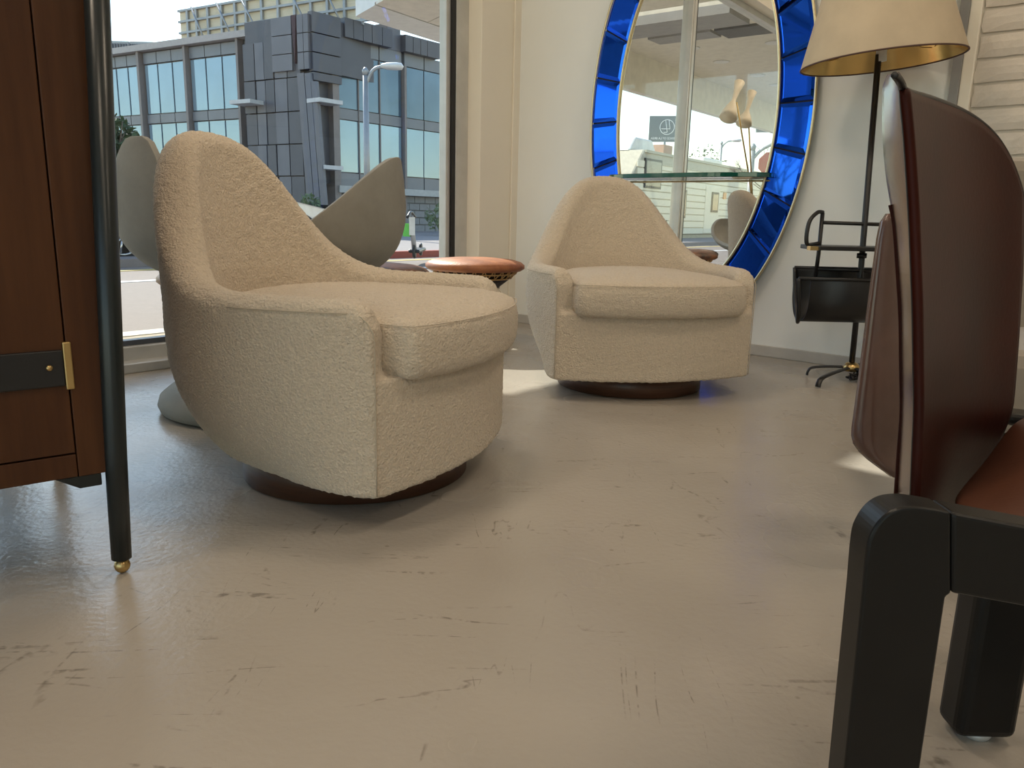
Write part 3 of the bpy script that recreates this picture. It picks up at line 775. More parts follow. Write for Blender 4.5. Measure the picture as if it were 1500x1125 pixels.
# seat leather
sv = []
A = [(1392, 740, .80), (1410, 712, .83), (1435, 682, .86), (1457, 652, .89), (1476, 622, .92), (1500, 605, .95), (1540, 600, .97)]
B = [(1396, 756, .60), (1430, 762, .59), (1465, 768, .58), (1500, 775, .57), (1540, 782, .56), (1590, 790, .55), (1650, 800, .54)]
fs = []
for j in range(9):
    t = j/8
    for i in range(len(A)):
        a = aty(*A[i]); b = aty(*B[i]); p = a.lerp(b, t); p.z += .012*math.sin(math.pi*t); sv.append(p)
for j in range(8):
    for i in range(len(A)-1): k = j*len(A)+i; fs.append((k, k+1, k+len(A)+1, k+len(A)))
se = mk('seat', sv, fs, SEATL, None, True); wparent(se, lc)
q = se.modifiers.new('t', 'SOLIDIFY'); q.thickness = .012
q = se.modifiers.new('ss', 'SUBSURF'); q.levels = 1; q.render_levels = 2

# ------------------------------------------------------------------ taupe lounge chair behind it
tc_ = thing('lounge_chair', V((.75, 1.4, 0)), 'taupe suede lounge chair with brown leather side shell, behind the oxblood chair', 'chair')
prf = [(1290, 318), (1283, 345), (1270, 450), (1256, 560), (1246, 635), (1250, 652), (1264, 668), (1306, 698), (1345, 700), (1350, 320), (1312, 314), (1297, 313)]
eL2 = [(313, 1297), (320, 1290), (345, 1284), (450, 1270), (560, 1256), (635, 1246), (652, 1250), (668, 1263), (698, 1304)]
vs_, fs = [], []
for j in range(33):
    y = lerp(313, 698, j/32); xa = curve1(eL2, y)
    for i in range(11):
        q_ = i/10; vs_.append(aty(lerp(xa, 1350, q_), y+(0 if j < 32 else 4*q_), 1.27-.05*math.sin(math.pi*min(1, q_*1.3)**.6*.5)+.10*q_+.03*(1-(y-313)/385)))
for j in range(32):
    for i in range(10): k = j*11+i; fs.append((k, k+1, k+12, k+11))
shl = mk('leather_side_shell', vs_, fs, OXB2, None, True); wparent(shl, tc_)
q = shl.modifiers.new('t', 'SOLIDIFY'); q.thickness = .008; q.offset = 1
prism('side_cushion', [aty(x, y, 1.36) for x, y in ((1300, 330), (1296, 450), (1290, 600), (1300, 688), (1317, 706), (1360, 706), (1360, 330))], V((.05, .10, 0)), TAUPE, tc_, .015)
bkp = prism('back_cushion', [aty(x, y, 1.75) for x, y in ((1440, 236), (1486, 229), (1580, 232), (1660, 300), (1670, 640), (1430, 640))], V((.05, .12, 0)), TAUPE, tc_, .03)
prism('seat_cushion', [V((.80, 1.38, .22)), V((1.6, 1.38, .22)), V((1.6, 1.9, .22)), V((.95, 1.9, .22))], V((0, 0, .16)), TAUPE, tc_, .03)
prism('frame', [V((.84, 1.42, .16)), V((1.55, 1.42, .16)), V((1.55, 1.85, .16)), V((.96, 1.85, .16))], V((0, 0, .06)), BLACKM, tc_)
for x, y in ((.88, 1.45), (1.5, 1.45), (1.5, 1.8), (1.0, 1.8)): 
    o = box('leg', (x-.02, y-.02, 0), (x+.02, y+.02, .17), BLACKM); wparent(o, tc_)

# ================================================================== outside
ASPH = mat('sunlit_asphalt', (.23, .19, .165), .85, scale=30, var=.9, bump=.3, bscale=120)
PAVE = mat('beige_pavement', (.38, .32, .23), .85, scale=6, var=.92, bump=.2, bscale=60)
CLAD = mat('grey_metal_cladding', (.15, .15, .17), .45, .2, scale=2, var=.88)
CLAD2 = mat('dark_grey_cladding', (.10, .10, .115), .45, .2, scale=2, var=.88)
SPAN = mat('grey_spandrel', (.19, .20, .22), .4, .2, scale=2, var=.9)
FGL = mat('pale_blue_facade_glass', (.30, .42, .50), .05, .35, scale=.4, var=.85, spec=.8)
FGL2 = mat('dark_blue_facade_glass', (.14, .21, .27), .05, .35, scale=.5, var=.7, spec=.8)
MULL = mat('taupe_mullion', (.22, .19, .18), .5)
BLOCK = mat('grey_block_wall', (.26, .26, .26), .85, bump=.3, bscale=20)
LEAF = mat('dark_green_leaves', (.05, .09, .035), .7, scale=10, var=.5)
LEAF2 = mat('sage_leaves', (.16, .22, .10), .7, scale=10, var=.5)
BARK = mat('grey_bark', (.12, .09, .07), .9)
WHITEP = mat('white_render', (.78, .77, .72), .7)
STEEL = mat('grey_steel', (.35, .36, .37), .45, .5)
def wl(t, o, z=0): return C+wW*t+nOut*o+V((0, 0, z))
def outd(p): return (p-C).dot(nOut)
ZS, ZR = -.04, -.12
oC = outd(atz(215, 485, ZS)); oL = outd(atz(210, 412, ZR)); oF = outd(atz(630, 376.5, ZR))
T1_, T2_ = -45, 70
pv = fbox('pavement', FWIN, (T1_, .2, -.3), (T2_, oC, ZS), PAVE); struct(pv)
rd_ = fbox('road', FWIN, (T1_, oC, -.4), (T2_, oF, ZR), ASPH); struct(rd_)
fbox('kerb_stone', FWIN, (T1_, oC-.12, -.3), (T2_, oC+.02, ZS+.004), mat('pale_kerb', (.6, .56, .5), .8), pv)
fbox('lane_line', FWIN, (T1_, oL-.06, ZR-.01), (T2_, oL+.06, ZR+.006), mat('white_road_paint', (.85, .83, .8), .7), rd_)
fbox('lane_line', FWIN, (T1_, (oC+oF)/2+2.2, ZR-.01), (T2_, (oC+oF)/2+2.35, ZR+.006), mat('yellow_road_paint', (.6, .45, .15), .7), rd_)
pf = fbox('far_pavement', FWIN, (T1_, oF, -.3), (T2_, oF+60, ZS+.02), mat('grey_far_pavement', (.28, .25, .24), .85, scale=3)); struct(pf)
fbox('red_kerb', FWIN, (T1_, oF-.03, -.3), ((atz(560, 378, ZR)-C).dot(wW), oF+.16, ZS+.03), mat('red_kerb_paint', (.35, .08, .06), .7), pf)
ps_ = prism('side_pavement', [C+wW*(LW+.2)+nOut*.2+V((0, 0, -.3)), C+wW*60+nOut*.2+V((0, 0, -.3)), C+wW*60+uW*30+V((0, 0, -.3)), C+wW*(LW+.2)+uW*30+V((0, 0, -.3))], V((0, 0, .26)), PAVE); struct(ps_)
for k in range(-4, 8): fbox('pavement_joint', FWIN, (k*1.5, .2, ZS-.01), (k*1.5+.012, oC-.12, ZS+.002), mat('joint_dark', (.2, .17, .14), .9), pv)

# -------------------------------- office building opposite
def hdir(x, y): d = ray(x, y); d = V((d.x, d.y, 0)); return d.normalized()
dL, dR = hdir(-1220, 315), hdir(1700, 345)
nL = V((-dL.y, dL.x, 0)); nL = nL if nL.y < 0 else -nL
nR = V((-dR.y, dR.x, 0)); nR = nR if nR.y < 0 else -nR
YB = 25.0
K = aty(463, 330, YB); K.z = 0
bd = thing('office_building', K.copy(), 'grey panelled office building with pale blue windows across the street', 'building')
def sz(F, x, y):
    p = onp(x, y, F[0], F[2]); q = p-F[0]; return q.dot(F[1]), p.z
FL = (K-nL*.9, dL, nL); FR = (K-nR*.25, dR, nR); FLT = (K.copy(), dL, nL); FRT = (K.copy(), dR, nR)
gz = ZS
# masses
sL0 = sz(FL, 357, 130)[0]; sLe = sz(FL, 40, 130)[0]
zroof = sz(FL, 300, 62)[1]; zw1t = sz(FL, 300, 85.5)[1]; zw1b = sz(FL, 300, 161)[1]; zw2t = sz(FL, 300, 178)[1]; zw2b = sz(FL, 300, 245)[1]; zbd = sz(FL, 300, 262)[1]
prism('wall_mass', [FL[0]+dL*sL0*.9-nL*.12+V((0, 0, gz)), FL[0]+dL*sLe-nL*.12+V((0, 0, gz)), FL[0]+dL*sLe-nL*14+V((0, 0, gz)), FL[0]+dL*sL0*.9-nL*12+V((0, 0, gz))], V((0, 0, zroof-gz)), SPAN, bd)
def lbox(nm, x0, x1, z0, z1, o0, o1, m, F=FL, yr=130, bw=0):
    a, b = sz(F, x0, yr)[0], sz(F, x1, yr)[0]
    a, b = min(a, b), max(a, b)
    return fbox(nm, F, (a, o0, z0), (b, o1, z1), m, bd, bw)
lbox('parapet_cap', 40, 386, zroof-.05, zroof+.16, -.2, .25, mat('pale_cap', (.42, .38, .36), .5))
panes = [(100, 118), (118, 136), (140, 156), (157.5, 171), (172, 188), (189, 206.5), (213, 231.5), (232.5, 253), (254, 275), (280, 302), (303, 326), (327, 352)]
for a, b in panes:
    lbox('window_pane', a+.5, b-.5, zw1b, zw1t, -.12, -.03, FGL); lbox('window_pane', a+.5, b-.5, zw2b, zw2t, -.12, -.03, FGL)
    lbox('spandrel_panel', a, b, zw1t+.05, zroof-.1, -.12, .0, SPAN); lbox('spandrel_panel', a, b, zw2t+.04, zw1b-.04, -.12, .0, SPAN); lbox('spandrel_panel', a, b, zbd, zw2b-.04, -.12, .0, SPAN)
    lbox('base_panel', a, b, gz, zbd-.05, -.12, .04, CLAD2)
for x in (138, 209.5, 277.5, 354.5): lbox('mullion', x-1.6, x+1.6, gz, zroof, -.1, .16, MULL)
# tower with folded cladding panels
TT = sz(FLT, 440, 22)[1]; Tm = sz(FLT, 425, 105)[1]
s357 = sz(FLT, 357, 130)[0]; s400 = sz(FLT, 401, 60)[0]
prism('tower_mass', [K-nL*.15+dL*.15+V((0, 0, 1.5)), K-nL*.15+dL*s357+V((0, 0, 1.5)), K-nL*3+dL*s357+V((0, 0, 1.5)), K-nL*4+dR*1.5+V((0, 0, 1.5))], V((0, 0, zroof+.2-1.5)), CLAD2, bd)
rows = [sz(FLT, 400, y)[1] for y in (60, 116, 165, 212, 258, 300)]
cols = [(358, 374), (375, 388), (389, 402), (403, 421), (422, 441)]
rp = random.Random(11)
for j in range(5):
    for i, (a, b) in enumerate(cols):
        sa, sb = sz(FLT, a+.4, 130)[0], sz(FLT, b-.0, 130)[0]
        ztop = rows[j]-.02 if j else TT-1.55*0-(.0 if i > 1 else .55)
        ztop = rows[0] if j == 0 else rows[j]-.02
        sh = (j-2)*-.06
        o = fbox('cladding_panel', FLT, (min(sa, sb)+sh*.0, -.14, rows[j+1]+.015), (max(sa, sb), rp.uniform(-.02, .04), ztop), CLAD if i % 2 else CLAD2, bd)
# upper corner box
s431, s439 = sz(FLT, 431, 60)[0], sz(FLT, 438, 60)[0]
bt = [TT, sz(FLT, 440, 50)[1], sz(FLT, 440, 78)[1], Tm]
s0b = s400; e497 = sz(FRT, 497, 80)[0]
prism('corner_box_mass', [K+nL*.0+dL*.05, K+dL*s0b, K+dL*s0b-nL*2.2, K-nL*2.2+dR*e497, K+dR*e497-nR*.02], V((0, 0, TT-Tm-.03)), CLAD2, bd).location.z += 0
bpy.data.objects['corner_box_mass'].location.z = Tm+.015-0
for j in range(3):
    for a, b in ((s400, s431+.02), (s439-.02, s439*.45), (s439*.45-.02, .0)):
        fbox('cladding_panel', FLT, (min(a, b), -.1, bt[j+1]+.015), (max(a, b), .10, bt[j]-.01), CLAD, bd)
    za, zb2 = bt[j], bt[j+1]
for z0, z1 in ((sz(FRT, 480, 23)[1], sz(FRT, 480, 53)[1]), (sz(FRT, 480, 54)[1], sz(FRT, 480, 81)[1]), (sz(FRT, 480, 82)[1], sz(FRT, 480, 109)[1]), (sz(FRT, 480, 110)[1], sz(FRT, 480, 122)[1])):
    fbox('cladding_panel', FRT, (.0, -.1, z1+.015), (e497, .1, z0), CLAD2, bd)
prism('dark_cleft', [K+dL*s431+nL*.11+V((0, 0, TT)), K+dL*(s439)+nL*.11+V((0, 0, TT)), K+dL*(s431*.5+s439*.5)+nL*.11+V((0, 0, Tm+.2))], -nL*.1, mat('maroon_cleft', (.05, .02, .03), .6), bd)
# leaning fin panels right of the tower
for a, b, y0, y1 in ((442, 452, 108, 296), (453, 461, 108, 298), (462, 469, 120, 300)):
    sa, sb = sz(FLT, a, 200)[0], sz(FLT, b, 200)[0]
    z0, z1 = sz(FLT, a, y1)[1], sz(FLT, a, y0)[1]
    p = [K+dL*sa+V((0, 0, z1)), K+dL*sb+V((0, 0, z1)), K+dL*(sb-.25)+V((0, 0, z0)), K+dL*(sa-.25)+V((0, 0, z0))]
    prism('leaning_panel', p, nL*.12, CLAD, bd)
fbox('corner_post', FRT, (e497*.72, -.4, gz), (e497*.95, .02, Tm), MULL, bd)
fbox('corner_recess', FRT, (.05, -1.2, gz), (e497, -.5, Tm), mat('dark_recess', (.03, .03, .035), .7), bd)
for F_, x0, x1, y in ((FLT, 356, 386, 152), (FRT, 452, 486, 150), (FRT, 460, 487, 246)):
    a, b = sz(F_, x0, y)[0], sz(F_, x1, y)[0]; z = sz(F_, (x0+x1)/2, y)[1]
    fbox('ledge_plate', F_, (min(a, b), -.1, z-.06), (max(a, b), .55, z+.06), mat('pale_ledge', (.55, .55, .55), .5), bd)
# right facade
def rz_(y, x=497): return sz(FR, x, y)[1]
R_ = dict(ct=rz_(27), cb=rz_(55), gt=rz_(77), w1b=rz_(157), w2t=rz_(175), w2b=rz_(251), bb=rz_(262), lg=rz_(272))
sE = sz(FR, 700, 150)[0]; sA = sz(FR, 492, 150)[0]
fbox('wall_mass', FR, (sA, -3, R_['lg']), (sE+6, -.12, R_['cb']), SPAN, bd)
pan = [(493, 525), (526, 556), (557, 588.5), (593, 621), (622, 646), (647, 668), (669, 692)]
for k, (a, b) in enumerate(pan):
    g = (FGL2, FGL2, FGL)[k % 3]
    for z0, z1, m_, nm in ((R_['w1b'], R_['gt'], FGL2, 'window_pane'), (R_['w2b'], R_['w2t'], FGL, 'window_pane'), (R_['w2t']+.03, R_['w1b']-.03, SPAN, 'spandrel_panel'), (R_['gt']+.03, R_['cb'], SPAN, 'spandrel_panel'), (R_['lg'], R_['w2b']-.04, SPAN, 'spandrel_panel')):
        lbox(nm, a, b-.4, z0, z1, -.12, -.02 if nm[0] == 'w' else .0, m_, FR, 170)
for x in (491, 525.3, 556.5, 590.5, 646.5): lbox('mullion', x-(1.5 if x in (491, 590.5) else .5), x+(1.5 if x in (491, 590.5) else .5), gz, R_['gt'], -.1, .14 if x in (491, 590.5) else .03, MULL, FR, 170)
for a, b in ((497.5, 510), (510.5, 524), (524.5, 537), (537.5, 552), (552.5, 567)):
    lbox('cladding_panel', a, b-.3, R_['cb'], R_['ct'], -.1, .28, CLAD2, FR, 60)
for a, b in ((586, 597), (597.5, 608), (608.5, 618), (618.5, 637)):
    lbox('cladding_panel', a, b-.3, R_['cb']+.0, sz(FR, 590, 53)[1], -.1, .28, CLAD2, FR, 75)
lbox('stair_tower', 567, 586, R_['cb'], sz(FR, 575, 35)[1], -1.2, .02, CLAD, FR, 60)
lbox('concrete_ledge', 488, 692, R_['lg']-.22, R_['lg'], -.1, .35, mat('pale_concrete_ledge', (.45, .45, .43), .7), FR, 280)
lbox('garage_wall', 516, 692, gz, R_['lg']-.22, -.5, -.05, mat('dark_grout', (.14, .14, .14), .9), FR, 300)
zl = R_['lg']-.22; nr = 5
for j in range(nr):
    z0, z1 = lerp(gz, zl, j/nr), lerp(gz, zl, (j+1)/nr)
    for x in range(11):
        a = 518+x*15+(7 if j % 2 else 0)
        lbox('wall_block', a, a+14.3, z0+.02, z1-.02, -.08, .0, BLOCK, FR, 300)
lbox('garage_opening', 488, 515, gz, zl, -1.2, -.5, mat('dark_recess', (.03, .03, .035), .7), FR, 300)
lbox('rooftop_rail', 575, 700, sz(FR, 600, 55)[1], sz(FR, 600, 50)[1], -.4, -.3, STEEL, FR, 60)

# -------------------------------- rooftop screen and cooling units
FB = (aty(262, 60, 31), dL, nL); FB[0].z = 0
ss_ = thing('rooftop_screen', FB[0].copy(), 'tall steel lattice with beige corrugated sheets rising behind the grey building', 'screen')
def bs(x, y): p = onp(x, y, FB[0], FB[2]); return (p-FB[0]).dot(FB[1]), p.z
zb0, zb1, zb2_, zb3 = max(bs(300, 61)[1], zroof+.24), bs(300, 43.5)[1], bs(300, 26.5)[1], bs(300, 10)[1]
xs_ = [262, 275, 288, 305, 325, 345, 361, 384, 408, 432, 456, 480, 505, 530, 556]
CORR = mat('beige_corrugated_sheet', (.72, .63, .46), .7, stretch=(1, 1, 30), scale=2, var=.85)
for i in range(len(xs_)-1):
    a, b = bs(xs_[i], 40)[0], bs(xs_[i+1], 40)[0]; a, b = min(a, b), max(a, b)
    for z0, z1 in ((zb0, zb1), (zb1, zb2_), (zb2_, zb3)):
        fbox('sheet', FB, (a-.0, -.11, z0-.02), (b+.0, -.08, z1+.02), CORR, ss_)
    fbox('post', FB, (a-.05, -.06, zroof+.2), (a+.05, .02, zb3), STEEL, ss_)
se0, se1 = bs(262, 40)[0], bs(556, 40)[0]; se0, se1 = min(se0, se1), max(se0, se1)
for z in (zb0, zb1, zb2_, zb3): fbox('rail', FB, (se0, -.07, z-.035), (se1, .03, z+.035), STEEL, ss_)
for i in (2, 4, 6, 9, 11):
    a, b = bs(xs_[i], 40)[0], bs(xs_[i+1], 40)[0]
    tube('brace', [FB[0]+dL*a+nL*.2+V((0, 0, zb3)), FB[0]+dL*(b)+nL*.2+V((0, 0, zb0))], .035, STEEL, ss_, 6, world=True)
for k, (x0, x1, yt, yb) in enumerate(((120, 206, 68, 100), (208, 241, 69, 90))):
    p = aty((x0+x1)/2, 80, 34); base = p.copy()
    a, b, t_, u_ = aty(x0, yt, 34), aty(x1, yt, 34), 0, 0
    z1 = aty(x1-10, yt, 34).z; z0 = zroof+.17
    r = thing('rooftop_cooling_unit', V((p.x, p.y, z0)), ('larger' if k == 0 else 'smaller')+' grey ribbed cooling unit on the roof left of the lattice', 'cooling unit', 0, 'rooftop cooling units')
    wdt = (b.x-a.x)/2
    o = box('housing', (-wdt, -1, 0), (wdt, 1.2, z1-z0), STEEL, r)
    n_ = 22 if k == 0 else 10
    D = [boxv((lerp(-wdt, wdt, i/n_), -1.06, .1), (lerp(-wdt, wdt, i/n_)+wdt/n_, -1.0, z1-z0-.1)) for i in range(n_)]
    v, f = merge(D); o = mk('louvres', v, f, CLAD, r); o['kind'] = 'stuff'

# -------------------------------- neighbouring white canopy with boarded soffit
ZC = 2.9
A_ = atz(521, 24, ZC); D_ = atz(665, 69, ZC); B_ = atz(562, 0, ZC)
eL = (D_-A_).normalized(); eN = (B_-A_).normalized()
cp = thing('white_canopy', A_.copy(), 'white canopy with boarded soffit projecting above the pavement at top of window', 'canopy')
prism('canopy_slab', [A_+V((0, 0, .03)), A_+eL*11+V((0, 0, .03)), A_+eL*11+eN*4.5+V((0, 0, .03)), A_+eN*4.5+V((0, 0, .03))], V((0, 0, .55)), WHITEP, cp)
prism('fascia', [A_, A_+eL*11, A_+eL*11+eN*.62, A_+eN*.62], V((0, 0, .03)), WHITEP, cp)
for k in range(12):
    a = A_+eN*.66+eL*(.0+k*.92)
    prism('soffit_board', [a, a+eL*.90, a+eL*.90+eN*3.8, a+eN*3.8], V((0, 0, .03)), mat('cream_soffit_board', (.80, .74, .62), .7), cp)
for s_ in (.5, 10.5): 
    o = prism('wall_bracket', [A_+eL*s_+eN*4.2+V((0, 0, -3.0)), A_+eL*(s_+.15)+eN*4.2+V((0, 0, -3.0)), A_+eL*(s_+.15)+eN*4.35+V((0, 0, -3.0)), A_+eL*s_+eN*4.35+V((0, 0, -3.0))], V((0, 0, 3.05)), WHITEP, cp)

# -------------------------------- street furniture seen directly
def street_lamp(base, H, armv, label, arm_len, headl, r=.09):
    t = thing('street_lamp', base, label, 'street lamp', 0, None)
    tube('pole', [V((0, 0, 0)), V((0, 0, H))], [r, r*.8], STEEL, t, 12)
    a = armv.normalized()
    tube('arm', spline([V((0, 0, H-.25)), a*arm_len*.25+V((0, 0, H+.02)), a*arm_len*.6+V((0, 0, H+.18)), a*arm_len+V((0, 0, H+.22))], 5), .045, STEEL, t, 8)
    tube('finial', [V((0, 0, H)), V((0, 0, H+.12)), V((0, 0, H+.2))], [.06, .09, .03], STEEL, t, 10)
    v, f = lathe_data([(.001, -headl/2), (.10, -headl*.45), (.17, -headl*.2), (.19, .1), (.16, headl*.4), (.001, headl/2)], 16)
    q = a.to_track_quat('Z', 'Y').to_matrix()
    vv = []
    for p in v:
        w_ = q @ V(p); w_.z *= .5; vv.append(w_+a*(arm_len+headl*.4)+V((0, 0, H+.24)))
    mk('lamp_head', vv, f, mat('pale_lamp_head', (.7, .7, .68), .4), t, True)
    return t
yb_ = 21.0; pbs = aty(539, 340, yb_); Hh = aty(539, 112, yb_).z-ZS
am = aty(586, 100, yb_)-aty(540, 112, yb_); am.z = 0
street_lamp(V((pbs.x, yb_, ZS+.02)), Hh, am, 'grey street lamp with one curved arm before the office building', am.length*.55, am.length*.75)
# scooter
sp = atz(607, 379, ZS+.02)
sc_ = thing('kick_scooter', sp, 'grey kick scooter with green tag standing on the pavement beside the window edge', 'scooter')
top = aty(602, 316, sp.y)-sp
tube('stem', [V((0, 0, .12)), top], .035, STEEL, sc_, 10)
tube('handlebar', spline([top+V((-.02, -.2, -.02)), top+V((0, 0, .05)), top+V((.03, .2, -.02))], 4), .02, GASK, sc_, 8)
box('deck', (-.08, -.05, .08), (.08, .75, .13), GASK, sc_, .02)
for x in (.0, .75):
    v, f = lathe_data([(.02, -.02), (.085, -.02), (.10, 0), (.085, .02), (.02, .02)], 24)
    mk('wheel', [V((p[2], p[0]+x, p[1]+.10)) for p in v], f, GASK, sc_, True)
mg = top*.55; box('label_plate', (mg.x-.04, -.045, mg.z), (mg.x+.04, -.035, mg.z+.25), WHITEP, sc_)
box('battery_box', (mg.x-.13, -.03, mg.z-.02), (mg.x-.03, .05, mg.z+.16), mat('lime_green', (.15, .6, .1), .5), sc_)
# car parked across
def car(loc, ang, label, paint):
    t = thing('parked_car', loc, label, 'car', ang)
    prof = [(.0, .32), (-.02, .62), (.10, .93), (.65, 1.0), (1.30, 1.30), (2.0, 1.34), (2.55, 1.28), (3.25, .90), (3.5, .86), (4.40, .70), (4.5, .52), (4.48, .30)]
    vv, ff = [], []
    for y, k in ((-.86, .96), (-.9, 1), (.9, 1), (.86, .96)):
        for x, z in prof:
            tum = .16*max(0, (z-.93)/.5); yy = y*(1-tum)
            vv.append((x, yy, z))
    n = len(prof)
    for j in range(3):
        for i in range(n): ff.append((j*n+i, j*n+(i+1) % n, (j+1)*n+(i+1) % n, (j+1)*n+i))
    ff += [tuple(range(n)), tuple(3*n+i for i in range(n-1, -1, -1))]
    b = mk('car_body', vv, ff, paint, t); bev(b, .05, 3, 20)
    gl = mat('car_glass', (.05, .07, .09), .03, .0, .9)
    for sg in (-1, 1):
        mk('side_window', [(.95, sg*.885, .98), (1.35, sg*.80, 1.22), (2.5, sg*.80, 1.21), (3.05, sg*.885, .95)]+[(.95, sg*.86, .98), (1.35, sg*.76, 1.22), (2.5, sg*.76, 1.21), (3.05, sg*.86, .95)],
           [(0, 1, 2, 3), (4, 7, 6, 5), (0, 4, 5, 1), (1, 5, 6, 2), (2, 6, 7, 3), (3, 7, 4, 0)], gl, t)
    for nm, x0, z0, x1, z1 in (('rear_window', .70, 1.02, 1.26, 1.28), ('windscreen', 2.60, 1.27, 3.22, .93)):
        dx, dz = x1-x0, z1-z0; L_ = math.hypot(dx, dz); nx_, nz_ = -abs(dz)/L_*(-1 if nm == 'windscreen' else 1)*.02, .02*abs(dx)/L_
        mk(nm, [(x0, -.76, z0), (x0, .76, z0), (x1, .70, z1), (x1, -.70, z1)]+[(x0+nx_, -.76, z0+nz_), (x0+nx_, .76, z0+nz_), (x1+nx_, .70, z1+nz_), (x1+nx_, -.70, z1+nz_)],
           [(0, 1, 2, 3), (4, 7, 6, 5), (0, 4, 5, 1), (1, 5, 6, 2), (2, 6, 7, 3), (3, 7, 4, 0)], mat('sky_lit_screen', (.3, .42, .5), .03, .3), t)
    for x in (.85, 3.55):
        for sg in (-1, 1):
            v, f = lathe_data([(.20, -.1), (.33, -.1), (.345, -.05), (.345, .07), (.33, .10), (.22, .10), (.20, .04), (.001, .04)], 36)
            wv = [V((p[0]+x, sg*(p[2])+sg*.82, p[1]+.345)) for p in v]
            w1 = mk('wheel', wv, f, mat('tyre_rubber', (.02, .02, .02), .8), t, True)
            sp_ = []
            for k in range(10):
                a = 2*math.pi*k/10
                sp_.append(tube_data([V((x+.03*math.cos(a), sg*.915, .345+.03*math.sin(a))), V((x+.22*math.cos(a+.12), sg*.905, .345+.22*math.sin(a+.12)))], .017, 6))
            sp_.append(tube_data([V((x+.225*math.cos(q), sg*.905, .345+.225*math.sin(q))) for q in [2*math.pi*i/30 for i in range(30)]], .018, 6, True))
            sp_.append(tube_data([V((x, sg*.88, .345)), V((x, sg*.93, .345))], .04, 12))
            vq, fq_ = merge(sp_); mk('alloy_rim', vq, fq_, mat('alloy', (.6, .6, .6), .25, .9), w1, True)
    for sg in (-1, 1):
        mk('headlight', *boxv((4.40, sg*.7-.12, .52), (4.49, sg*.7+.12, .62)), mat('lens', (.6, .6, .6), .1), t)
    box('plate', (-.03, -.22, .42), (.01, .22, .53), WHITEP, t)
    return t
wc = atz(182, 387, ZR)
sv_ = -wW
angc = math.atan2(sv_.y, sv_.x)
cl = wc-sv_*.85+nOut*.9
car(V((cl.x, cl.y, ZR)), angc, 'white car with alloy wheels parked across the road behind the concrete chair', mat('white_car_paint', (.8, .8, .8), .2, .0, coat=1))

# trees and shrubs
def foliage(name, cen, rad, n, m, parent, size=.18, seed=1, kind=True):
    r_ = random.Random(seed); v = []; f = []
    for i in range(n):
        while True:
            p = V((r_.uniform(-1, 1), r_.uniform(-1, 1), r_.uniform(-1, 1)))
            if p.length < 1 and noise.noise(p*2.2+V((seed, 0, 0))) > -.12: break
        p = V((p.x*rad[0], p.y*rad[1], p.z*rad[2]))+cen
        a = V((r_.gauss(0, 1), r_.gauss(0, 1), r_.gauss(0, 1))).normalized(); b = a.orthogonal().normalized(); s = size*r_.uniform(.6, 1.3)
        k = len(v); v += [p-a*s, p+b*s*.45, p+a*s, p-b*s*.45]; f.append((k, k+1, k+2, k+3))
    o = mk(name, v, f, m, parent)
    if kind: o['kind'] = 'stuff'
    return o
def tree(base, H, rad, label, m, n=1600, size=.16, seed=1):
    t = thing('tree', base, label, 'tree')
    tube('trunk', [V((0, 0, 0)), V((.05, 0, H*.35)), V((0, .05, H*.7))], [.12, .09, .05], BARK, t, 8)
    D = []; r_ = random.Random(seed)
    for i in range(14):
        a = r_.uniform(0, 6.28); q = V((math.cos(a)*rad*r_.uniform(.5, 1), math.sin(a)*rad*r_.uniform(.5, 1), H*r_.uniform(.6, 1.0)))
        D.append(tube_data([V((0, .02, H*.4)), q*.5+V((0, 0, H*.25)), q], [.04, .025, .01], 5))
    v, f = merge(D); mk('branches', v, f, BARK, t, True)
    foliage('leaves', V((0, 0, H*.72)), (rad, rad, H*.32), n, m, t, size, seed)
    return t
tb = aty(176, 330, 19.5); tree(V((tb.x, tb.y, ZS+.02)), aty(176, 172, 19.5).z, .62, 'small dark leafy tree at the left edge of the window', LEAF, 900, .12, 2)
def shrub(px, py, Y, h, r, label, m, seed):
    b = aty(px, py, Y); t = thing('shrub', V((b.x, b.y, ZS+.02)), label, 'shrub')
    D = []; r_ = random.Random(seed)
    for i in range(18):
        a = r_.uniform(0, 6.28); e_ = V((math.cos(a)*r, math.sin(a)*r, h*r_.uniform(.6, 1)))
        D.append(tube_data([V((0, 0, 0)), e_*.5+V((0, 0, h*.2)), e_], [.02, .015, .004], 5))
    v, f = merge(D); mk('stems', v, f, m, t, True)
    foliage('leaves', V((0, 0, h*.55)), (r, r, h*.45), 260, m, t, .07, seed)
shrub(456, 330, 22.5, 1.15, .3, 'spiky little plant at the foot of the grey tower', LEAF2, 3)
shrub(648, 362, 23.5, .95, .55, 'low sage green shrub against the grey block wall', LEAF2, 4)

# ================================================================== what the mirror shows
def mz(x, y, z):
    p = onp(x, y, MC, nn); d = ray(x, y); d = d-nn*2*d.dot(nn); return p+d*((z-p.z)/d.z)
def mpl(x, y, p0, n):
    p = onp(x, y, MC, nn); d = ray(x, y); d = d-nn*2*d.dot(nn); return p+d*((p0-p).dot(n)/d.dot(n))
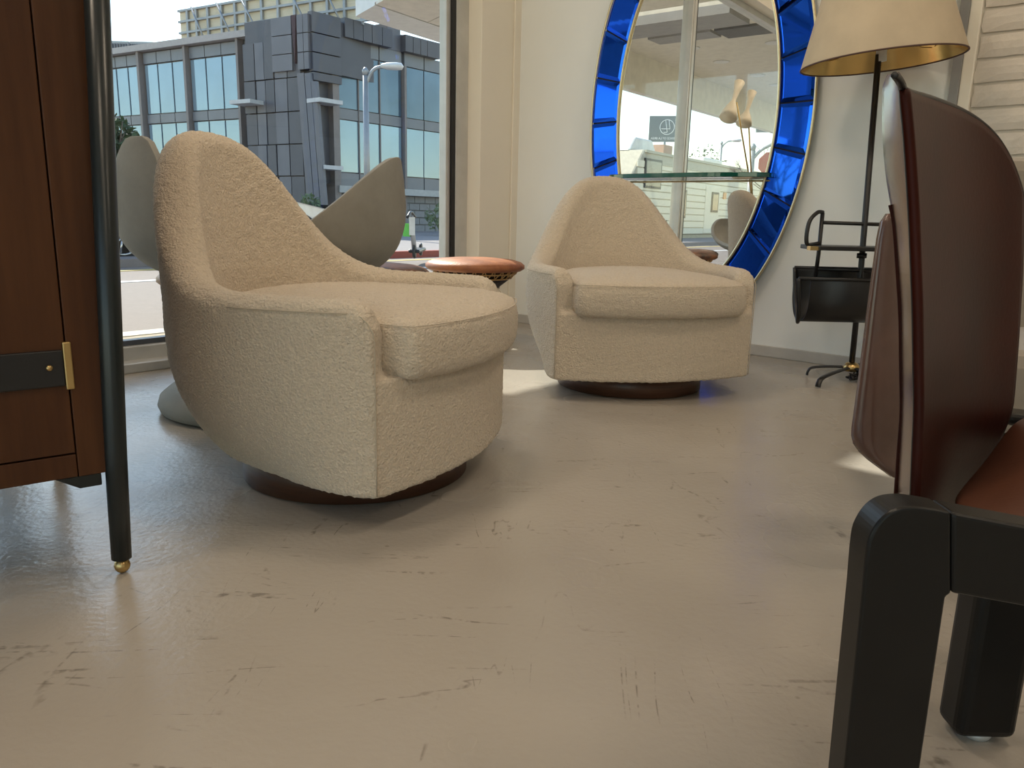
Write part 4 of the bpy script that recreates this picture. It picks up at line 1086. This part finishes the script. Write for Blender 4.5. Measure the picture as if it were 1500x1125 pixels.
# own canopy over the pavement, soffit with downlights
oc = thing('shop_canopy', wl(5.1, .25, 2.9), 'long cream canopy with recessed lights outside the shop, seen in the oval mirror', 'canopy')
SOFF = mat('cream_soffit', (.80, .76, .66), .7)
fbox('canopy_slab', FWIN, (5.15, .22, 2.9), (15, 3.05, 3.15), SOFF, oc)
zlow = mpl(990, 151, wl(0, 3.0), nOut).z
fbox('fascia_beam', FWIN, (5.15, 3.0, zlow), (15, 3.12, 3.2), SOFF, oc)
fbox('soffit_beam', FWIN, (5.15, .9, 2.80), (5.75, 2.98, 2.9), mat('grey_beam', (.35, .35, .35), .6), oc)
fbox('air_grille', FWIN, (6.15, .8, 2.87), (6.62, 1.5, 2.9), mat('dark_grille', (.12, .12, .12), .6), oc)
fbox('air_grille', FWIN, (6.15, 1.55, 2.87), (6.5, 2.4, 2.9), mat('grey_beam', (.35, .35, .35), .6), oc)
DLN = iter(('soffit downlight nearest the dark air grille, at top centre of the mirror', 'soffit downlight by the right rim of the mirror, level with the grille', 'soffit downlight just left of the mullion in the mirror', 'soffit downlight right of the mullion, above the cone lamp', 'soffit downlight near the mirror rim, above the right cone shade', 'farthest soffit downlight, low beside the mirror rim', 'soffit downlight hidden behind the mirror rim on the right', 'soffit downlight at the far end of the outside canopy'))
for a, b in ((5.70, 1.18), (7.25, 1.13), (7.01, 2.19), (8.09, 2.2), (9.41, 2.13), (10.42, 2.17), (8.8, 1.1), (12, 2.1)):
    t = thing('soffit_downlight', wl(a, b, 2.9), next(DLN), 'ceiling light', 0, 'downlights in the outside canopy')
    lathe('trim_ring', [(.10, -.001), (.12, -.001), (.12, -.010), (.10, -.012)], mat('white_metal', (.8, .8, .78), .4), t, 24)
    lathe('lit_lens', [(.001, -.004), (.10, -.006)], emis('warm_lens', (1, .85, .65), 3), t, 24)
BEAM = True
oo = thing('sun_block_canopy', wl(.6, .25, 2.9), 'cream slab added out of view above the window bay to cut the sun', 'canopy')  # unseen slab and beam, added to shape the sun patches indoors
fbox('canopy_slab', FWIN, (.35, .22, 2.9), (5.0, 3.05, 3.1), SOFF, oo)
fbox('sun_block_beam', FWIN, (-.95, 1.0, 2.9), (.35, 1.95, 3.05), SOFF, oo)
fbox('sun_block_edge', FWIN, (.35, 3.05, 2.8), (5.0, 3.15, 3.1), SOFF, oo)

# motorhome
ZV = 2.7
q1, q2 = mz(947, 219, ZV), mz(1114, 252, ZV)
rd_v = V((q2.x-q1.x, q2.y-q1.y, 0)).normalized(); rn = V((rd_v.y, -rd_v.x, 0))
camside = V((0, 0, 0))-q1; rn = rn if rn.dot(V((camside.x, camside.y, 0))) > 0 else -rn
FV = (V((q1.x, q1.y, 0)), rd_v, rn)
def rs(x, y): p = mpl(x, y, FV[0], rn); return (p-FV[0]).dot(rd_v), p.z
rv = thing('motorhome', V((q1.x, q1.y, ZR)), 'cream motorhome parked along the kerb, seen in the oval mirror', 'motorhome')
Lr = (q2-q1).length+2.5
RVM = mat('cream_motorhome_panel', (.88, .81, .62), .5, scale=1, var=.95)
sN = rs(925, 258)[0]
prism('motorhome_body', [FV[0]+rd_v*x+V((0, 0, z)) for x, z in ((sN-.2, .10), (sN, 1.7), (sN+.15, 2.0), (-.1, ZV), (Lr, ZV), (Lr, .10))], -rn*2.4, mat('beige_motorhome_shell', (.55, .50, .38), .6), rv, .06)
zl0 = .14; k = 0
while zl0 < ZV-.35:
    fbox('siding_plank', FV, (sN+.35 if zl0 > 1.6 else sN+.05, -.01, zl0), (Lr-.05, .03, zl0+.19), RVM, rv); zl0 += .225
TR = mat('beige_trim', (.5, .45, .33), .5); WG = mat('grey_tinted_window', (.16, .15, .14), .08, spec=.7); 
a0_, z0_ = rs(940, 236)
fbox('belt_trim', FV, (-.1, .0, z0_-.04), (Lr, .05, z0_+.06), TR, rv)
fbox('roof_trim', FV, (-.1, .0, ZV-.09), (Lr, .05, ZV-.01), TR, rv)
def rvwin(x0, y0, x1, y1, nm='side_window', r=.12):
    (s0, z0), (s1, _) = rs(x0, (y0+y1)/2), rs(x1, (y0+y1)/2)
    zt, zb_2 = rs(x0, y0)[1], rs(x0, y1)[1]
    fr = fbox(nm, FV, (s0, .0, zb_2), (s1, .06, zt), mat('dark_window_rim', (.06, .055, .05), .5), rv)
    pn = fbox('pane', FV, (s0+.07, .05, zb_2+.07), (s1-.07, .068, zt-.07), WG)
    pn.parent = fr; pn.data.transform(Matrix.Translation(-rv.location))
    return fr
rvwin(942.5, 231, 967, 275); rvwin(988, 277, 1003, 319)
(s0, _), (s1, _) = rs(1032, 290), rs(1053, 290); zt = rs(1035, 271)[1]
dr_ = fbox('entry_door', FV, (s0, .0, .15), (s1, .05, zt), RVM, rv, .02)
(s0, _), (s1, _) = rs(1040, 295), rs(1050, 295); zt, zb_2 = rs(1040, 281)[1], rs(1040, 311)[1]
pn = fbox('door_window', FV, (s0, .04, zb_2), (s1, .075, zt), mat('dark_window_rim', (.06, .055, .05), .5)); pn.parent = dr_; pn.data.transform(Matrix.Translation(-rv.location))
pn = fbox('door_window', FV, (s0+.08, .07, zb_2+.08), (s1-.08, .085, zt-.08), WG); pn.parent = dr_; pn.data.transform(Matrix.Translation(-rv.location))
s0, zq = rs(1060, 287); fbox('marker_light', FV, (s0-.15, 0, zq-.12), (s0+.15, .06, zq+.12), mat('orange_lens', (.6, .2, .05), .3), rv)
s0, s1 = rs(948, 215)[0], rs(984, 215)[0]
prism('roof_air_unit', [FV[0]+rd_v*x-rn*.5+V((0, 0, z)) for x, z in ((s0-.2, ZV-.02), (s0+.25, ZV+.42), (s1-.4, ZV+.42), (s1, ZV-.02))], -rn*1.0, mat('white_plastic', (.8, .78, .72), .4), rv, .06)
s0, s1 = rs(992, 222)[0], rs(1001, 222)[0]
fbox('roof_vent', FV, (s0-.2, -1.2, ZV-.02), (s1, -.4, ZV+.35), mat('rusty_vent', (.5, .3, .2), .7), rv)
s0, s1 = rs(1047, 240)[0], rs(1073, 240)[0]
fbox('roof_hatch', FV, (s0, -1.3, ZV-.02), (s1, -.4, ZV+.22), mat('white_plastic', (.8, .78, .72), .4), rv, .05)
for x in (1.6, Lr-2.6):
    v, f = lathe_data([(.2, -.12), (.40, -.12), (.42, 0), (.40, .12), (.2, .12), (.001, .08)], 28)
    o = mk('wheel', [FV[0]+rd_v*(x+p[0])+rn*(p[2]-.1)+V((0, 0, p[1]+.42+ZR)) for p in v], f, mat('tyre_rubber', (.02, .02, .02), .8), None, True); wparent(o, rv)
fbox('skirt', FV, (sN+.1, -2.3, -.02), (Lr-.1, -.1, .2), TR, rv)

# pole sign of the shop: reads backwards in the mirror
Zd = 34.0
def mdist(x, y, D):
    p = onp(x, y, MC, nn); d = ray(x, y); L0 = (p-O).length; d = d-nn*2*d.dot(nn); return p+d.normalized()*(D-L0)
g1, g2, g3 = mdist(952, 170, Zd), mdist(1006, 170, Zd), mdist(952, 208, Zd)
sgx = V((g1.x-g2.x, g1.y-g2.y, 0)); sw = sgx.length; sgx.normalize(); shh = g1.z-g3.z    # text runs along +sgx as read from the shop
sgn = V((sgx.y, -sgx.x, 0)); tocam = V((mir.location.x-g1.x, mir.location.y-g1.y, 0))
sgn = sgn if sgn.dot(tocam) > 0 else -sgn
orig = V((g2.x, g2.y, g3.z))                                                             # lower left as read from the shop
sg_ = thing('pole_sign', V((orig.x+sgx.x*sw*.55, orig.y+sgx.y*sw*.55, ZR)), 'grey pole sign with white circular emblem and lettering, reversed in the oval mirror', 'sign')
fbox('sign_board', (V((orig.x, orig.y, 0)), sgx, sgn), (0, -.05, orig.z), (sw, .03, orig.z+shh), mat('grey_sign_face', (.17, .18, .18), .6), sg_)
tube('pole', [orig+sgx*sw*.55+V((0, 0, ZR-orig.z)), orig+sgx*sw*.55+V((0, 0, .05))], .04, STEEL, sg_, 8, world=True)
WTX = mat('white_lettering', (.85, .85, .82), .6)
def text(body, x, z, size, nm, stretch=None):
    cu_ = bpy.data.curves.new(nm, 'FONT'); cu_.body = body; cu_.size = size; cu_.extrude = .006; cu_.resolution_u = 2
    o = bpy.data.objects.new(nm, cu_); col.objects.link(o)
    dg = bpy.context.evaluated_depsgraph_get(); me = bpy.data.meshes.new_from_object(o.evaluated_get(dg)); bpy.data.objects.remove(o)
    w0 = max(v.co.x for v in me.vertices)-min(v.co.x for v in me.vertices)
    sx_ = (stretch/w0) if stretch else 1
    for v in me.vertices: v.co = orig+sgx*(x+v.co.x*sx_)+V((0, 0, z+v.co.y))+sgn*(.036+v.co.z)
    q = link(nm, me, WTX); me.materials.clear(); me.materials.append(WTX); wparent(q, sg_); return q
text('LAWRENCE OF LA BREA', sw*.07, shh*.09, shh*.13, 'lettering', sw*.86)
text('RUGS', sw*.08, shh*.80, shh*.14, 'lettering', sw*.22)
text('FURNITURE', sw*.08, shh*.71, shh*.08, 'lettering', sw*.22)
text('CLEANING', sw*.08, shh*.61, shh*.08, 'lettering', sw*.22)
def sp_(x, z): return orig+sgx*(sw*x)+V((0, 0, shh*z))+sgn*.04
cx_, cz_2 = .51, .57; rr_ = .285*shh
cpts = [orig+sgx*(sw*cx_+rr_*math.cos(a))+V((0, 0, shh*cz_2+rr_*math.sin(a)))+sgn*.04 for a in [2*math.pi*i/40 for i in range(40)]]
lw = shh*.014
D = [tube_data(cpts, lw, 6, True)]
for ln in ([(.56, .84), (.50, .37)], [(.50, .37), (.60, .36)], [(.47, .84), (.43, .50)], [(.43, .50), (.67, .505)], [(.43, .5), (.43, .5)]):
    a, b = [sp_(*q) for q in ln]
    if (a-b).length > .01: D.append(tube_data([a, b], lw, 6))
v, f = merge(D); o = mk('emblem', v, f, WTX, None, True); wparent(o, sg_)

# two street lamps, stop sign, tree, box sign and white van seen in the mirror
def mbase(x, ytop, D):
    p = mdist(x, ytop, D); return p
p = mbase(1057, 212, 50); e = mbase(1067, 206, 50)-p
street_lamp(V((p.x, p.y, ZR)), p.z-ZR, V((e.x, e.y, 0)), 'distant thin street lamp, seen in the mirror between mullion and cone lamps', .6, .6, .08)
p = mbase(1103, 221, 24); e = mbase(1127, 214, 24)-p
street_lamp(V((p.x, p.y, ZR)), p.z-ZR, V((e.x, e.y, 0)), 'nearer street lamp with a wide arm, seen in the mirror right of the cone lamps', .9, .7, .09)
p = mbase(1128, 240, 17)
stp = thing('stop_sign', V((p.x, p.y, ZR)), 'red octagonal road sign partly seen at the right rim of the mirror', 'road sign')
fdir = V((mir.location.x-p.x, mir.location.y-p.y, 0)).normalized(); sd = V((-fdir.y, fdir.x, 0))
prism('sign_plate', [V((p.x, p.y, p.z))+sd*(.24)*math.cos(R(22.5+45*k))+V((0, 0, .24*math.sin(R(22.5+45*k)))) for k in range(8)], fdir*.02, mat('red_sign', (.55, .04, .03), .5), stp)
tube('post', [V((0, 0, 0)), V((0, 0, p.z-ZR+.3))], .03, STEEL, stp, 8)
p = mbase(1035, 232, 52); tree(V((p.x, p.y, ZR)), p.z+.8, 1.6, 'sparse tree top rising behind the motorhome in the mirror', LEAF2, 260, .12, 8)
# bare branches reflected in the blue tiles
p = mdist(1160, 215, 27); 
def bare(base, H, label, seed):
    t = thing('tree', base, label, 'tree'); r_ = random.Random(seed); D = []
    def br_(a, d, L_, r, k):
        b = a+d*L_; D.append(tube_data([a, (a+b)/2+V((r_.uniform(-.05, .05), r_.uniform(-.05, .05), 0))*L_, b], [r, r*.8, r*.6], 5))
        if k: 
            for _ in range(3): br_(b, (d+V((r_.uniform(-.8, .8), r_.uniform(-.8, .8), r_.uniform(-.2, .5)))).normalized(), L_*r_.uniform(.6, .8), r*.55, k-1)
    br_(V((0, 0, 0)), V((0, 0, 1)), H*.27, .07, 5)
    v, f = merge(D); o = mk('branches', v, f, BARK, t, True)
bare(V((p.x, p.y, ZR)), 4.0, 'bare branching tree mirrored in the right-hand blue tiles', 3)
p = mdist(1180, 280, 19); bare(V((p.x, p.y, ZR)), 3.0, 'smaller bare tree mirrored in the lower right blue tiles', 5)
p1, p2, p3_ = mdist(1112, 135, 23), mdist(1150, 135, 23), mdist(1110, 190, 23)
bx = V((p2.x-p1.x, p2.y-p1.y, 0)); bw_ = bx.length; bx.normalize(); by = V((-bx.y, bx.x, 0)); by = by if by.dot(fdir) < 0 else -by
kb = thing('box_sign', V((p1.x, p1.y, p3_.z)), 'grey hanging box sign with a blank pale face at the right rim of the mirror', 'sign')
Fk = (V((p1.x, p1.y, 0)), bx, -by)
fbox('sign_case', Fk, (0, -.8, p3_.z), (bw_*1.3, 0, p1.z), SPAN, kb); fbox('sign_face', Fk, (bw_*.35, 0, p3_.z+.12), (bw_*1.25, .03, p1.z-.25), WHITEP, kb)
fbox('sign_post', Fk, (bw_*1.1, -.5, ZR), (bw_*1.25, -.35, p3_.z), SPAN, kb)
# white van behind the motorhome nose
s0 = sN-.4
vn = thing('white_van', FV[0]+rd_v*(sN-4.5)-rn*3+V((0, 0, ZR)), 'plain white box van behind the nose of the motorhome', 'van')
fbox('van_body', FV, (sN-7.5, -5.2, .4), (sN+1.2, -3.0, 3.05), mat('white_car_paint', (.8, .8, .8), .2), vn, .1)
fbox('rear_light', FV, (sN-.6, -3.0, 2.2), (sN-.35, -2.96, 2.35), mat('orange_lens', (.6, .2, .05), .3), vn)
for x in (sN-6, sN): fbox('wheel', FV, (x-.35, -3.3, ZR), (x+.35, -2.97, .6), mat('tyre_rubber', (.02, .02, .02), .8), vn, .2)

# -------------------------------- twin-cone floor lamp inside, left of the view
Pin = wl(0, -.32)
b0 = mpl(1103, 306, Pin, nOut)
cl_ = thing('cone_floor_lamp', V((b0.x, b0.y, 0)), 'brass tripod floor lamp with two cream double-cone shades, seen only in the mirror', 'floor lamp')
cb_ = V((b0.x, b0.y, 0))
def ml(x, y): return mpl(x, y, Pin, nOut)-cb_
tube('stem', [ml(1103, 306), ml(1098, 262), ml(1079, 150)], .006, BRASS, cl_, 8)
tube('stem', [ml(1103, 306), ml(1101, 262), ml(1096, 165)], .006, BRASS, cl_, 8)
jn = ml(1103, 306)
for k in range(3):
    a = 2*math.pi*k/3+.4; tube('leg', [jn+V((0, 0, .05)), V((.2*math.cos(a), .2*math.sin(a), .004))], .006, BRASS, cl_, 8)
tube('brace', [jn+V((0, 0, .03)), ml(1126, 262)], .004, BRASS, cl_, 6)
CONE = mat('cream_enamel', (.85, .78, .62), .45)
def cone2(top, mid, bot, rt_2, rb_2):
    a = (top-mid); b = (bot-mid)
    ax = (top-bot).normalized(); la, lb2 = a.length, b.length
    v, f = lathe_data([(rb_2, -lb2), (rb_2*.93, -lb2*.75), (rb_2*.62, -lb2*.38), (.018, -.012), (.016, .012), (rt_2*.62, la*.55), (rt_2, la), (rt_2*.96, la), (rt_2*.5, la*.5)], 32)
    q = ax.to_track_quat('Z', 'Y').to_matrix()
    mk('double_cone_shade', [q @ V(p)+mid for p in v], f, CONE, cl_, True)
scl = abs(ml(1090, 200).z-ml(1090, 190).z)/10
cone2(ml(1083, 120), ml(1075, 147), ml(1066, 172), scl*8, scl*13)
cone2(ml(1102, 136), ml(1095, 161), ml(1090, 183), scl*7.5, scl*12)
